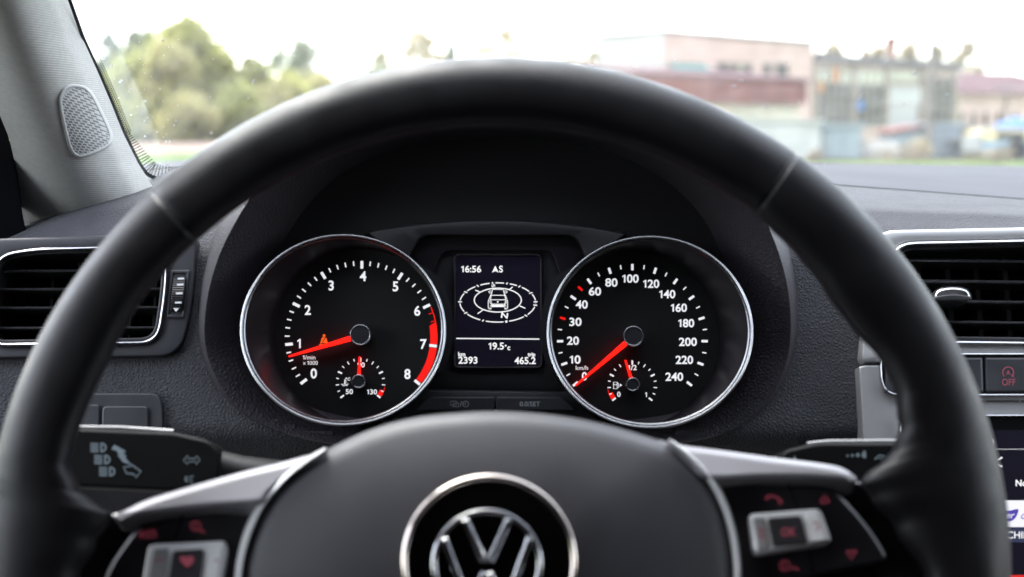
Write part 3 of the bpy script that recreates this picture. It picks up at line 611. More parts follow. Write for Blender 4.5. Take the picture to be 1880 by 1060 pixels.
def rim():
    mb = MB(); th = []; a = -90
    seams = (54.2, 132.2)
    while a < 270:
        th.append(a); near = min(abs(a - s_) for s_ in seams); fl = min(abs(a - 14.5), abs(a - 171))
        a += .12 if near < 1 else (.4 if fl < 9 else 1.5)
    rows = []; n = 36
    for t in th:
        ri = lerp_tab(TAB, t); ro = 945; near = min(abs(t - s_) for s_ in seams); g_ = math.exp(-(near / .25) ** 2); rc_, aa = (ri + ro) / 2, (ro - ri) / 2
        aa -= 3 * g_; b = .0150 - .0009 * g_; row = []
        for k in range(n):
            ph = 2 * math.pi * k / n; cc, ss = math.cos(ph), math.sin(ph); e = .72; x = math.copysign(abs(cc) ** e, cc) * aa; h = math.copysign(abs(ss) ** e, ss) * b
            if cc < 0 and aa > 75: h *= 1 - .35 * min(1, (aa - 75) / 50) * (-cc)
            row.append(WP.hit(WC[0] + (rc_ + x) * math.cos(R(t)), WC[1] - (rc_ + x) * math.sin(R(t)), h))
        rows.append(row)
    rows.append(rows[0]); quad_rows(mb, rows, True); return mb
rm = rim().build('rim', M['rim'], whl, smooth=60)
sm = MB()                                       # stitched edge beside each seam
# spokes
mb = MB(); plate(mb, spline([(1215, 830), (1320, 850), (1450, 868), (1570, 884), (1660, 905), (1740, 980), (1780, 1070), (1790, 1180), (1600, 1260), (1300, 1290), (1200, 1100)], 6), WP, -.022, .02, 5, .002); mb.build('spoke', M['piano'], whl)
mb = MB(); plate(mb, spline([(610, 845), (470, 885), (330, 925), (200, 945), (120, 985), (80, 1060), (60, 1180), (230, 1270), (520, 1300), (640, 1100)], 6), WP, -.022, .02, 5, .002); mb.build('spoke', M['piano'], whl)
mb = MB(); plate(mb, spline([(700, 1250), (1120, 1250), (1090, 1500), (1070, 1850), (912, 1885), (750, 1850), (735, 1500)], 6), WP, -.022, .02, 5, .002); mb.build('spoke', M['piano'], whl)
def wing(loop, ax0, ax1, name, material, h0, rise):
    # a trim strip, crowned along its length
    mb = MB(); plate(mb, loop, WP, h0, .012, 7, .004, 4); return mb.build(name, material, whl)
TL = spline([(209, 949), (240, 932), (275, 916), (340, 896), (440, 868), (510, 851), (580, 833), (612, 832), (600, 850), (545, 868), (495, 908), (474, 926), (374, 934), (272, 947), (225, 954)], 5)
TR = spline([(1205, 808), (1240, 816), (1325, 827), (1410, 839), (1495, 849.5), (1542, 858), (1566, 872), (1573, 883), (1545, 884), (1478, 880), (1393, 880), (1300, 882), (1262, 860), (1225, 835)], 5)
for lp in (TL, TR):
    mb = MB(); l0 = resample(lp, 140); ends = ((300, 925), (520, 865)) if lp is TL else ((1300, 850), (1520, 868))
    ax = (WP.hit(*ends[1]) - WP.hit(*ends[0])).normalized(); tp = Plane(WP.hit(*[(a + b) / 2 for a, b in zip(*ends)], -.010), Matrix.Rotation(R(-30), 3, ax) @ WP.n)
    plate(mb, l0, tp, 0, .012, 12, .003, 6); mb.build('silver_trim', M['spoke_silver'], whl)
# hub pad
PADL = spline([(583, 836), (640, 806), (700, 782), (770, 765), (850, 757), (905, 755), (965, 757), (1040, 765), (1110, 779), (1180, 799), (1240, 821), (1289, 858), (1321, 902), (1341, 950), (1352, 1000), (1356, 1060), (1350, 1150), (1310, 1250), (1190, 1350), (900, 1390), (600, 1350), (490, 1250), (445, 1150), (434, 1060), (440, 1020), (452, 980), (472, 938), (503, 896), (541, 864)], 5)
PC = (898, 1060)
def padsurf(t): return -.015 + .0175 * max(0, 1 - t ** 2.6) + .005 * (1 - max(0, (t - .93) / .07) ** 2)
def pad():
    mb = MB(); lp = polar_resample(PADL, PC, 160); rows = []
    f = [p - WP.n * .02 for p in ring3(WP, lp, -.015)]; rows.append(f)
    for t in (1, .985, .965, .94, .9, .85, .8, .74, .67, .6, .52, .44, .36, .25, .12):
        rows.append([WP.hit(PC[0] + (u - PC[0]) * t, PC[1] + (v - PC[1]) * t, padsurf(t)) for u, v in lp])
    quad_rows(mb, rows, True); mb.add(rows[-1], [tuple(range(160))]); return mb
pd_ = pad().build('airbag_cover', M['pad'], whl, smooth=60)
def pad_trim(pts, w_):
    mb = MB(); n = len(pts); A, B, C, D = [], [], [], []
    for i, (u, v) in enumerate(pts):
        a = Vector(pts[max(0, i - 1)]); b = Vector(pts[min(n - 1, i + 1)]); d = (b - a).normalized(); nn = Vector((-d.y, d.x)); wd = w_(i / (n - 1)) / 2
        o_, i_ = (u + nn.x * wd, v + nn.y * wd), (u - nn.x * wd, v - nn.y * wd)
        A.append(WP.hit(*o_, -.018)); B.append(WP.hit(u + nn.x * wd * .7, v + nn.y * wd * .7, -.009)); C.append(WP.hit(u - nn.x * wd * .3, v - nn.y * wd * .3, -.0065)); D.append(WP.hit(*i_, -.016))
    quad_rows(mb, [A, B, C, D]); return mb
pad_trim(spline([(598, 824), (560, 848), (520, 880), (487, 918), (463, 962), (448, 1005), (440, 1045), (438, 1100), (447, 1170)], 6, False), lambda t: 5 + 15 * min(1, t * 3)).build('bright_edge', M['switch_silver'], whl)
pad_trim(spline([(1228, 808), (1262, 834), (1295, 868), (1322, 910), (1340, 958), (1350, 1005), (1354, 1060), (1348, 1140)], 6, False), lambda t: 5 + 14 * min(1, t * 3)).build('bright_edge', M['switch_silver'], whl)
# badge
EP = Plane(WP.o + WP.n * .0075, WP.n); ec = (898, 1032)
mb = MB(); plate(mb, ellipse(*ec, 158, n=96), EP, .001, .02, 4); bd = mb.build('badge', M['piano'], whl)
mb = MB(); ring_plate(mb, ellipse(*ec, 165, 164, 96), ellipse(*ec, 147, 146, 96), EP, .0045, .02, 9, .0035, steps=4); mb.build('badge_ring', M['badge_chrome'], bd)
lc = (894, 1036); mb = MB(); ring_plate(mb, ellipse(*lc, 104, n=96), ellipse(*lc, 90, n=96), EP, .0055, .006, 5, .0025)
def bar(p, q, wd=19):
    d = (Vector(q) - Vector(p)); L = d.length; d.normalize(); nn = Vector((-d.y, d.x)) * wd / 2; p, q = Vector(p), Vector(q); lp = [(x.x, x.y) for x in (p + nn, q + nn, q - nn, p - nn)]; plate(mb, lp, EP, .0058, .006, 5.5, .003, 3)
for p, q in (((852, 950), (889, 1032)), ((936, 950), (899, 1032)), ((889, 1026), (899, 1026)), ((814, 985), (860, 1112)), ((860, 1112), (892, 1048)), ((896, 1048), (928, 1112)), ((928, 1112), (974, 985))): bar(p, q)
mb.build('badge_letters', M['chrome'], bd)
# button panels
def button_panel(outline, frame, inner_l, centre, inner_r, div, marks, label):
    mb = MB(); plate(mb, resample(spline(outline, 5), 120), WP, -.0135, .012, 6, .003); pn = mb.build('button_panel', M['button'], whl); pn['label'] = label
    S = Plane(WP.o - WP.n * .0135, WP.n)
    mb = MB()
    for p, q in div: line(mb, S, p, q, 4, .0002)
    mb.build('button_gap', M['void'], pn)
    fc = [sum(p[i] for p in frame) / len(frame) for i in (0, 1)]; hx_ = (S.hit(fc[0] + 10, fc[1]) - S.hit(fc[0] - 10, fc[1])).normalized()
    T2 = Plane(S.hit(fc[0], fc[1], .0052), Matrix.Rotation(R(-13), 3, hx_) @ S.n)      # rocker tilted, lower edge out, so its face catches more light
    mb = MB(); fo = resample(rounded(frame, 12, 6), 100); plate(mb, fo, T2, 0, .012, 5, .002, 3); mb.build('switch_frame', M['switch_silver'], pn)
    for lp, m_, nm in ((inner_l, M['silver'], 'switch_key'), (inner_r, M['switch_silver'], 'switch_key'), (centre, M['button'], 'centre_key')):
        mb = MB(); plate(mb, resample(rounded(lp, 6, 4), 60), T2, .0012 if nm == 'switch_key' else .002, .004, 3, .0012); mb.build(nm, m_, pn)
    mb = MB(); marks(mb, S, T2); mb.build('panel_symbols', M['pinkmark'], pn, smooth=0)
def marks_r(mb, S, S2):
    path(mb, S, spline([(1407, 914), (1413, 911), (1424, 913), (1433, 919), (1434, 925)], 4, False), 5); poly(mb, S, ellipse(1408, 915, 4, 3.5, 12)); poly(mb, S, ellipse(1432, 923, 4, 3.5, 12))
    path(mb, S, [(1505, 922), (1514, 911), (1523, 922)], 4); line(mb, S, (1508, 924), (1522, 921), 4)
    path(mb, S, [(1554, 1012), (1563, 1026), (1573, 1011)], 4); line(mb, S, (1556, 1013), (1571, 1012), 4)
    path(mb, S, arc(1441, 1039, 9, 9, 0, 360, 20), 3); path(mb, S, [(1452, 1043), (1462, 1043), (1466, 1048)], 4); line(mb, S, (1440, 1033), (1440, 1045), 3)
    text(mb, S2, 'OK', 1448, 977, 15, width=28, bold=.02, h=.0024); path(mb, S2, [(1392, 971), (1404, 976), (1394, 982), (1404, 988)], 3, .0016); path(mb, S2, [(1492, 962), (1500, 958), (1505, 968), (1498, 973)], 2.5, .0016)
def marks_l(mb, S, S2):
    text(mb, S, 'RES', 272, 981, 13, width=32, bold=.02, rot=6); path(mb, S, arc(359, 966, 9, 8, 0, 360, 18), 3); path(mb, S, [(364, 972), (376, 978)], 4); line(mb, S, (359, 960), (359, 972), 3)
    poly(mb, S2, spline([(330, 1027), (337, 1021), (343, 1024), (350, 1021), (357, 1027), (344, 1042)], 4), .0024); line(mb, S2, (284, 1030), (298, 1027), 2, .0016); line(mb, S2, (394, 1030), (402, 1028), 2, .0016)
button_panel([(1318, 885), (1444, 892), (1495, 893), (1532, 903), (1563, 931), (1597, 972), (1625, 1017), (1617, 1032), (1563, 1043), (1490, 1058), (1420, 1085), (1365, 1100), (1350, 1000), (1338, 940)],
             [(1373, 944), (1506, 934), (1528, 996), (1386, 1018)], [(1381, 951), (1404, 950), (1414, 1006), (1392, 1010)], [(1409, 951), (1471, 947), (1483, 997), (1420, 1004)], [(1476, 945), (1501, 942), (1519, 992), (1487, 998)],
             [((1447, 889), (1464, 932)), ((1487, 1012), (1494, 1062))], marks_r, 'right button panel with OK key in chrome frame')
button_panel([(470, 928), (400, 938), (335, 950), (290, 958), (255, 970), (228, 1000), (195, 1055), (200, 1090), (260, 1120), (420, 1140), (436, 1080), (441, 1010), (452, 968)],
             [(272, 1000), (414, 993), (418, 1008), (402, 1085), (258, 1090)], [(281, 1008), (311, 1006), (300, 1078), (268, 1082)], [(318, 1011), (374, 1008), (366, 1075), (307, 1078)], [(380, 1004), (409, 1002), (396, 1076), (373, 1077)],
             [((335, 946), (320, 995))], marks_l, 'left button panel with RES key and chrome frame')

# ---- stalks and column
def stalk(lp, S, mat_, name, label, arm, top, marks):
    mb = MB(); l = resample(lp, 120); plate(mb, l, S, 0, .022, 7, .004, 4); pass
    t = thing(name, S.hit(*arm[1], -.02), label, 'stalk', 'stalks behind the steering wheel'); mb.build('lever_paddle', mat_, t)
    mb = MB(); tube(mb, [S.hit(*arm[0], -.012), S.hit(*arm[1], -.016), S.hit(*arm[2], -.03)], [.008, .009, .011], 14); mb.build('lever_arm', M['black'], t)
    mb = MB(); tube(mb, [S.hit(u, v, -.0035) for u, v in top], .0008, 8); mb.build('bright_edge', M['silver'], t)  # silver tube stands in for the highlight on the lever's top edge
    mb = MB(); marks(mb, S); mb.build('lever_symbols', M['bluemark'], t, smooth=0)
SL = Plane(WP.o - WP.n * .075, WP.n)
def lamp(mb, S, u, v, s_=1):
    path(mb, S, arc(u + 6 * s_, v, 8 * s_, 7.5 * s_, -90, 90, 14), 3); line(mb, S, (u + 6 * s_, v - 8.5 * s_), (u + 6 * s_, v + 8.5 * s_), 3)
    for k in range(4): line(mb, S, (u - 14 * s_, v - 7 + k * 4.6), (u + 1 * s_, v - 7 + k * 4.6 + .5), 2.6)
def lm(mb, S):
    lamp(mb, S, 180, 822); lamp(mb, S, 187, 844); lamp(mb, S, 196, 866)
    poly(mb, S, [(204, 825), (210, 817), (232, 829), (226, 832), (233, 838), (222, 842), (214, 828)]); poly(mb, S, [(215, 835), (229, 839), (240, 853), (226, 849)])
    path(mb, S, [(227, 858), (240, 856), (239, 852), (259, 866), (249, 877), (246, 871), (232, 869)], 2.4, closed=True)
    path(mb, S, [(337, 845), (345, 837), (345, 842), (360, 842), (360, 837), (367, 845), (360, 853), (360, 848), (345, 848), (345, 853)], 1.8, closed=True)
    path(mb, S, arc(343, 880, 3.5, 4.5, 90, 270, 10), 1.7); line(mb, S, (343, 875), (343, 886), 1.8); line(mb, S, (347, 877), (355, 874), 1.6); line(mb, S, (347, 881), (354, 881), 1.6); line(mb, S, (347, 885), (355, 888), 1.6)
stalk(rounded([(96, 784, 10), (318, 793, 10), (385, 808, 16), (404, 826, 20), (405, 872, 30), (390, 906, 20), (120, 894, 22), (98, 870, 20)], 15, 6), SL, M['stalk'], 'indicator_stalk', 'black indicator stalk with headlamp symbols on left behind steering wheel', ((385, 858), (440, 875), (640, 905)), ((100, 784), (220, 785.5), (318, 792)), lm)
def rmk(mb, S):
    for u, r_ in ((1556, 2.2), (1565, 2.8), (1575, 3.8)): poly(mb, S, ellipse(u, 837 - (u - 1556) * .06, r_, r_, 12))
    poly(mb, S, spline([(1584, 830), (1589, 828), (1590, 840), (1585, 841), (1582, 836)], 3)); path(mb, S, [(1606, 844), (1614, 836), (1624, 838)], 2.4); line(mb, S, (1612, 842), (1620, 842), 2); poly(mb, S, [(1456, 843), (1459, 836), (1462, 843)])
stalk(rounded([(1665, 812, 8), (1500, 812, 14), (1440, 826, 16), (1428, 842, 12), (1428, 900, 14), (1665, 905, 10)], 12, 6), SL, M['stalk'], 'wiper_stalk', 'black wiper stalk with spray symbols on right behind the steering wheel', ((1440, 870), (1380, 890), (1200, 905)), ((1482, 815), (1520, 811), (1600, 810.5), (1660, 810)), rmk)
mb = MB(); CO = spline([(560, 900), (600, 835), (680, 803), (800, 790), (912, 786), (1030, 790), (1150, 803), (1240, 835), (1290, 900), (1290, 1150), (1100, 1280), (740, 1280), (560, 1150)], 6)
SC_ = Plane(WP.o - WP.n * .055, WP.n); plate(mb, resample(CO, 120), SC_, 0, .14, 20, .006, 4); setp(mb.build('steering_column', M['black']), 'black plastic column cover just visible behind the steering wheel hub', 'column cover')

# ---- pillar, windscreen, seals
def tabl(t, v):
    if v <= t[0][0]: (a, b), (c, d) = t[0], t[1]
    elif v >= t[-1][0]: (a, b), (c, d) = t[-2], t[-1]
    else:
        for (a, b), (c, d) in zip(t, t[1:]):
            if a <= v <= c: break
    return b + (d - b) * (v - a) / (c - a)
PR = [(-300, 20), (-100, 88), (0, 126), (68, 150), (136, 181), (190, 204), (245, 226), (299, 253), (333, 274), (400, 318), (460, 356)]
PL = [(-300, -220), (-100, -110), (0, -68), (120, -30), (213, 0), (254, 17), (317, 31), (385, 40), (460, 45)]
def pil_d(u, v):
    uL, uR = tabl(PL, v), tabl(PR, v); s_ = (u - uL) / (uR - uL); base = .60 + .14 * v / 400
    return base - .030 + .085 * max(0, s_) ** 1.0 * .55 + .030 * (1 - 1.0 * math.sin(math.pi * max(0, min(1, s_)))) + (.010 * max(0, s_ - .84) / .16)
PS = Surf(pil_d)
ap = thing('pillar_trim', PS.hit(140, 430), 'pale grey ribbed fabric windscreen pillar with speaker at left', 'pillar trim')
mb = MB(); rows = []
for v in range(-300, 461, 10):
    uL, uR = tabl(PL, v), tabl(PR, v); rows.append([PS.hit(uL + (uR - uL) * k / 24, v) for k in range(25)])
back = [[r[0] + Vector((-.015, .06, 0)) for r in rows], [r[0] for r in rows]]
quad_rows(mb, rows); quad_rows(mb, back); quad_rows(mb, [[r[-1] for r in rows], [r[-1] + Vector((-.013, .03, -.002)) for r in rows]])
mb.build('fabric_cover', M['pillar'], ap, smooth=60, fix=False)
GR = spline([(118, 164), (130, 157), (146, 157), (161, 163), (173, 177), (187, 205), (201, 235), (206, 252), (201, 267), (180, 279), (152, 289), (138, 286), (128, 272), (119, 240), (111, 200), (110, 180)], 5)
mb = MB(); ring_plate(mb, inset(GR, -1.5), inset(GR, 5), PS, .0022, .006, 2.5, .0015); mb.build('speaker_frame', M['pillar_trim'], ap)
mb = MB(); gl = inset(GR, 4.5); cen = (157, 222); n = len(gl)
rws = [[PS.hit(cen[0] + (u - cen[0]) * t, cen[1] + (v - cen[1]) * t, .0012) for u, v in gl] for t in (1, .75, .5, .25, .02)]
quad_rows(mb, rws, True); go = mb.build('speaker_grille', M['grille'], ap, smooth=60)
uvl = go.data.uv_layers.new(name='UVMap'); L0 = LOC[go]
for lpp in go.data.loops:
    p = go.data.vertices[lpp.vertex_index].co + L0 - EYE; d = p.dot(cf); uvl.data[lpp.index].uv = (p.dot(cr) / .0016, (p.dot(cu) - .08 * p.dot(cr)) / .00128)
def ws_d(u, v):
    uR = tabl(PR, v); dp = .645 + .17 * v / 333; t = max(0, (u - uR)) / 800
    dc = 1.30 + (.0015 * (v - 300)); dc = max(dc, .45)
    return dp + (max(dc, dp + .05) - dp) * (1 - math.exp(-2.2 * t))
WS = Surf(ws_d)
wsn = thing('windscreen', WS.hit(1000, 310), 'dusty clear windscreen with dotted black edge along the pale pillar', 'windscreen')
mb = MB(); rows = []
for v in range(-620, 331, 19):
    uR = tabl(PR, max(v, -620)) - 6; us = [uR + (x / 40) ** 1.6 * 2700 for x in range(41)]; rows.append([WS.hit(u, v) for u in us])
quad_rows(mb, rows); mb.build('glass', M['glass'], wsn, smooth=80, fix=False)
mb = MB(); SW = [(-60, 168), (0, 189), (60, 210), (120, 233), (190, 266), (250, 288), (310, 306), (330, 311)]
rws = [[WS.hit(a + (b - a) * k / 8, v, .0008) for k in range(9)] for v in range(-60, 331, 10) for a, b in ((tabl(PR, v), tabl([(q, p) for q, p in SW], v)),)]
quad_rows(mb, rws); mb.build('dust_film', M['film'], wsn, smooth=80, fix=False)
mb = MB(); h = .0015; EDGE = [(tabl(PR, v), v) for v in range(-100, 300, 8)] + spline([(253, 299), (265, 316), (280, 326), (310, 332), (360, 335), (450, 336)], 5, False)
tot = 0; lastp = Vector(EDGE[0]); nxt = 0
path(mb, WS, [(u + 2, v) for u, v in EDGE], 7, h)
for (a, b) in zip(EDGE, EDGE[1:]):
    A, B = Vector(a), Vector(b); d = (B - A); L = d.length; d.normalize(); nn = Vector((d.y, -d.x)); s_ = nxt
    while s_ < L:
        q = A + d * s_; low = max(0, min(1, (q.y - 245) / 60)); pitch_ = 4.2 + 2.2 * low
        ln = 5 + 15 * low
        if low > .05: line(mb, WS, (q.x + nn.x * 4, q.y + nn.y * 4), (q.x + nn.x * (6 + ln), q.y + nn.y * (6 + ln)), 1.5, h)
        else:
            for k, r_ in enumerate((1.6, 1.45, 1.2)): e = q + nn * (7 + 3.6 * k) + d * (2.1 if k % 2 else 0); poly(mb, WS, ellipse(e.x, e.y, r_, r_ * 1.1, 8), h)
        s_ += pitch_
    nxt = s_ - L
mb.build('frit_band', M['seal'], wsn, smooth=0, fix=False)
random.seed(4); mb = MB()
for k in range(150):
    u = random.choice((random.uniform(170, 330), random.uniform(200, 1880))); v = random.uniform(20, 320); r_ = random.choice((.8, 1, 1.2, 1.8)) * random.uniform(.6, 1.2)
    if u > tabl(PR, v) + 15: poly(mb, WS, ellipse(u, v, r_, r_ * random.uniform(.6, 1.2), 7), .001)
for u, v, a in ((1360, 149, .15), (1678, 136, .8), (1348, 159, .3), (465, 150, 1), (190, 108, .1), (222, 150, .7), (1580, 178, 1), (1408, 196, 1)): line(mb, WS, (u - 4 * math.cos(a), v + 4 * math.sin(a)), (u + 4 * math.cos(a), v - 4 * math.sin(a)), 2.6, .001)
setp(mb.build('dust_specks', M['whitemark'], wsn, smooth=0, fix=False), kind='stuff')
mb = MB(); SE = facing(0, 330, .70); plate(mb, spline([(-260, 40), (-70, 100), (-10, 190), (12, 240), (30, 310), (41, 390), (46, 452), (-20, 475), (-260, 520)], 5), SE, 0, .03, 4)
setp(mb.build('door_seal', M['seal']), 'black rubber door seal at left edge beside the pale pillar', 'door seal')

# ---- unseen cabin around the camera (roof lining, seats, floor), added to cut rear light
cab = thing('car_cabin', (.3, -.3, .35), 'unseen dark car cabin with brown roof lining, added to cut rear light', 'car body')
mb = MB(); rows = []
for k in range(9):
    x = -.62 + 1.6 * k / 8; arch = -.05 * ((x - .18) / .8) ** 2
    rows.append([Vector((x, y, 1.22 + z + arch)) for y, z in ((.44, .175), (.30, .25), (.05, .33), (-.5, .34), (-1.3, .27), (-1.6, .15))])
quad_rows(mb, rows); mb.build('roof_lining', M['liner'], cab, smooth=80)
mb = MB()
box(mb, (.18, -.5, .30), 1.6, 2.7, .03); box(mb, (.18, -1.65, .33), 1.6, .1, 1.1)
for x in (-.66, 1.02): box(mb, (x, -.45, .33), .08, 2.4, .68)
for x in (-.64, 1.0): box(mb, (x, -.78, 1.012), .06, 1.64, .55)  # blocks closing the side windows, added to keep light off the rim
mb.build('doors_and_light_blocks', M['cabin'], cab)
mb = MB()
for x in (0, .62):
    lp = []
    for (y, z, wd) in ((-.05, .48, .50), (-.05, .62, .52), (-.45, .62, .5), (-.52, .75, .5), (-.66, 1.15, .44), (-.68, 1.25, .26), (-.70, 1.42, .24), (-.82, 1.42, .24), (-.82, .5, .48)): lp.append((y, z, wd))
    rows = [[Vector((x - w_ / 2, y, z)) for y, z, w_ in lp], [Vector((x + w_ / 2, y, z)) for y, z, w_ in lp]]
    quad_rows(mb, rows, True); [mb.add(r, [tuple(range(len(lp)))]) for r in rows]
mb.build('seats', M['cabin'], cab)
# EXTERIOR
# ================================================================== OUTSIDE
M['grass'] = mat('grass_ground', (.075, .12, .03), .95, spec=.1, noise=(.6, .35))
M['dirt'] = mat('dirt_road', (.20, .15, .125), .95, spec=.1, noise=(.5, .15))
M['asphalt'] = mat('asphalt', (.07, .068, .066), .9, noise=(2, .15))
M['verge'] = mat('dry_verge', (.09, .08, .03), .95, spec=.1, noise=(1.2, .3))
M['pinkwall'] = mat('pink_plaster', (.52, .385, .33), .9, spec=.1, noise=(.9, .10))
M['whitewall'] = mat('white_plaster', (.40, .39, .375), .9, spec=.1, noise=(.6, .05))
M['tanwall'] = mat('tan_pink_plaster', (.42, .33, .27), .9, spec=.1, noise=(.8, .12))
M['cornice'] = mat('gray_cornice', (.17, .16, .16), .9, spec=.1)
M['pane'] = mat('window_pane', (.03, .036, .036), .3, spec=.15)
M['pane_green'] = mat('grimy_glazing', (.06, .07, .055), .4, spec=.15, noise=(1.5, .5))
M['pane_pale'] = mat('painted_pane', (.42, .42, .32), .5, noise=(2, .2))
M['mullion'] = mat('window_frame_paint', (.30, .255, .21), .9, spec=.1)
M['teal'] = mat('teal_awning', (.03, .22, .20), .7)
M['maroon'] = mat('maroon_sheet', (.19, .085, .07), .9, spec=.1, noise=(1, .2))
M['mauve'] = mat('mauve_roof_tile', (.13, .08, .085), .9, spec=.1, noise=(2, .18))
M['rust'] = mat('rust_metal', (.17, .05, .03), .85, noise=(3, .3))
M['cream'] = mat('cream_wall', (.50, .44, .33), .9, noise=(1, .1))
M['fence_white'] = mat('white_concrete', (.42, .42, .40), .9, spec=.1, noise=(1, .06))
M['lightblue'] = mat('pale_blue_paint', (.27, .325, .34), .9, spec=.1, noise=(1.5, .08))
M['greyblue'] = mat('grey_blue_paint', (.22, .255, .285), .9, spec=.1, noise=(1.5, .08))
M['blue'] = mat('blue_sheet', (.03, .13, .36), .6)
M['busblue'] = mat('bus_blue', (.12, .25, .36), .45)
M['busyellow'] = mat('bus_cream', (.62, .50, .26), .45)
M['busgrey'] = mat('bus_lower_beige', (.36, .33, .28), .5)
M['rubble'] = mat('rubble_grey', (.26, .25, .23), .95, spec=.1, noise=(3, .3))
M['carwhite'] = mat('car_white', (.38, .38, .37), .5, spec=.3)
M['tyre'] = mat('tyre_rubber', (.012, .012, .012), .8)
M['pole'] = mat('weathered_pole', (.16, .145, .125), .9)
M['orange'] = mat('orange_panel', (.5, .2, .05), .7)
M['bark'] = mat('bark', (.10, .085, .065), .95)
M['birch'] = mat('pale_bark', (.34, .32, .29), .95)
def leafmat(n, c):
    m = mat(n, c, .7, spec=.2, noise=(1.2, .3)); t = m.node_tree; b = t.nodes['Principled BSDF']; o = [x for x in t.nodes if x.type == 'OUTPUT_MATERIAL'][0]
    tl = t.nodes.new('ShaderNodeBsdfTranslucent'); tl.inputs[0].default_value = (*[min(1, x * 1.5) for x in c], 1); mx = t.nodes.new('ShaderNodeMixShader'); mx.inputs[0].default_value = .5
    t.links.new(b.outputs[0], mx.inputs[1]); t.links.new(tl.outputs[0], mx.inputs[2]); t.links.new(mx.outputs[0], o.inputs[0]); return m
M['willow'] = leafmat('leaf_willow', (.29, .29, .10)); M['willow2'] = leafmat('leaf_yellow_green', (.32, .30, .14)); M['bushy'] = leafmat('leaf_bush', (.26, .27, .11))
M['spruce'] = leafmat('leaf_spruce', (.20, .235, .18)); M['bud'] = leafmat('leaf_bud', (.36, .31, .21)); M['greyleaf'] = leafmat('leaf_grey_green', (.24, .26, .18)); M['brownbush'] = leafmat('leaf_brown', (.24, .20, .15))
def struct(mb, name, m): return setp(mb.build(name, m, smooth=0), kind='structure')
# ground sheets
mb = MB(); g_ = []
rows = [[Vector((x, y, 0)) for x in range(-1200, 1201, 100)] for y in (-60, 0, 20, 40, 60, 100, 150, 220, 320, 600, 1500)]
quad_rows(mb, rows); struct(mb, 'ground', M['grass'])
mb = MB(); quad_rows(mb, [[Vector((-150, 58, .004)), Vector((-60, 54, .004)), Vector((-16, 60, .004)), Vector((0, 78, .004))], [Vector((-150, 118, .004)), Vector((-60, 112, .004)), Vector((-16, 120, .004)), Vector((0, 124, .004))]]); struct(mb, 'dirt_road', M['dirt'])
mb = MB(); quad_rows(mb, [[Vector((-9, -30, .004)), Vector((-7, 22, .004)), Vector((2, 38, .004)), Vector((60, 43, .004))], [Vector((40, -30, .004)), Vector((40, 0, .004)), Vector((42, 20, .004)), Vector((70, 30, .004))]]); struct(mb, 'car_park', M['asphalt'])
mb = MB(); quad_rows(mb, [[Vector((6, 46, .004)), Vector((60, 46, .004))], [Vector((6, 58, .004)), Vector((60, 58, .004))]]); struct(mb, 'verge', M['verge'])

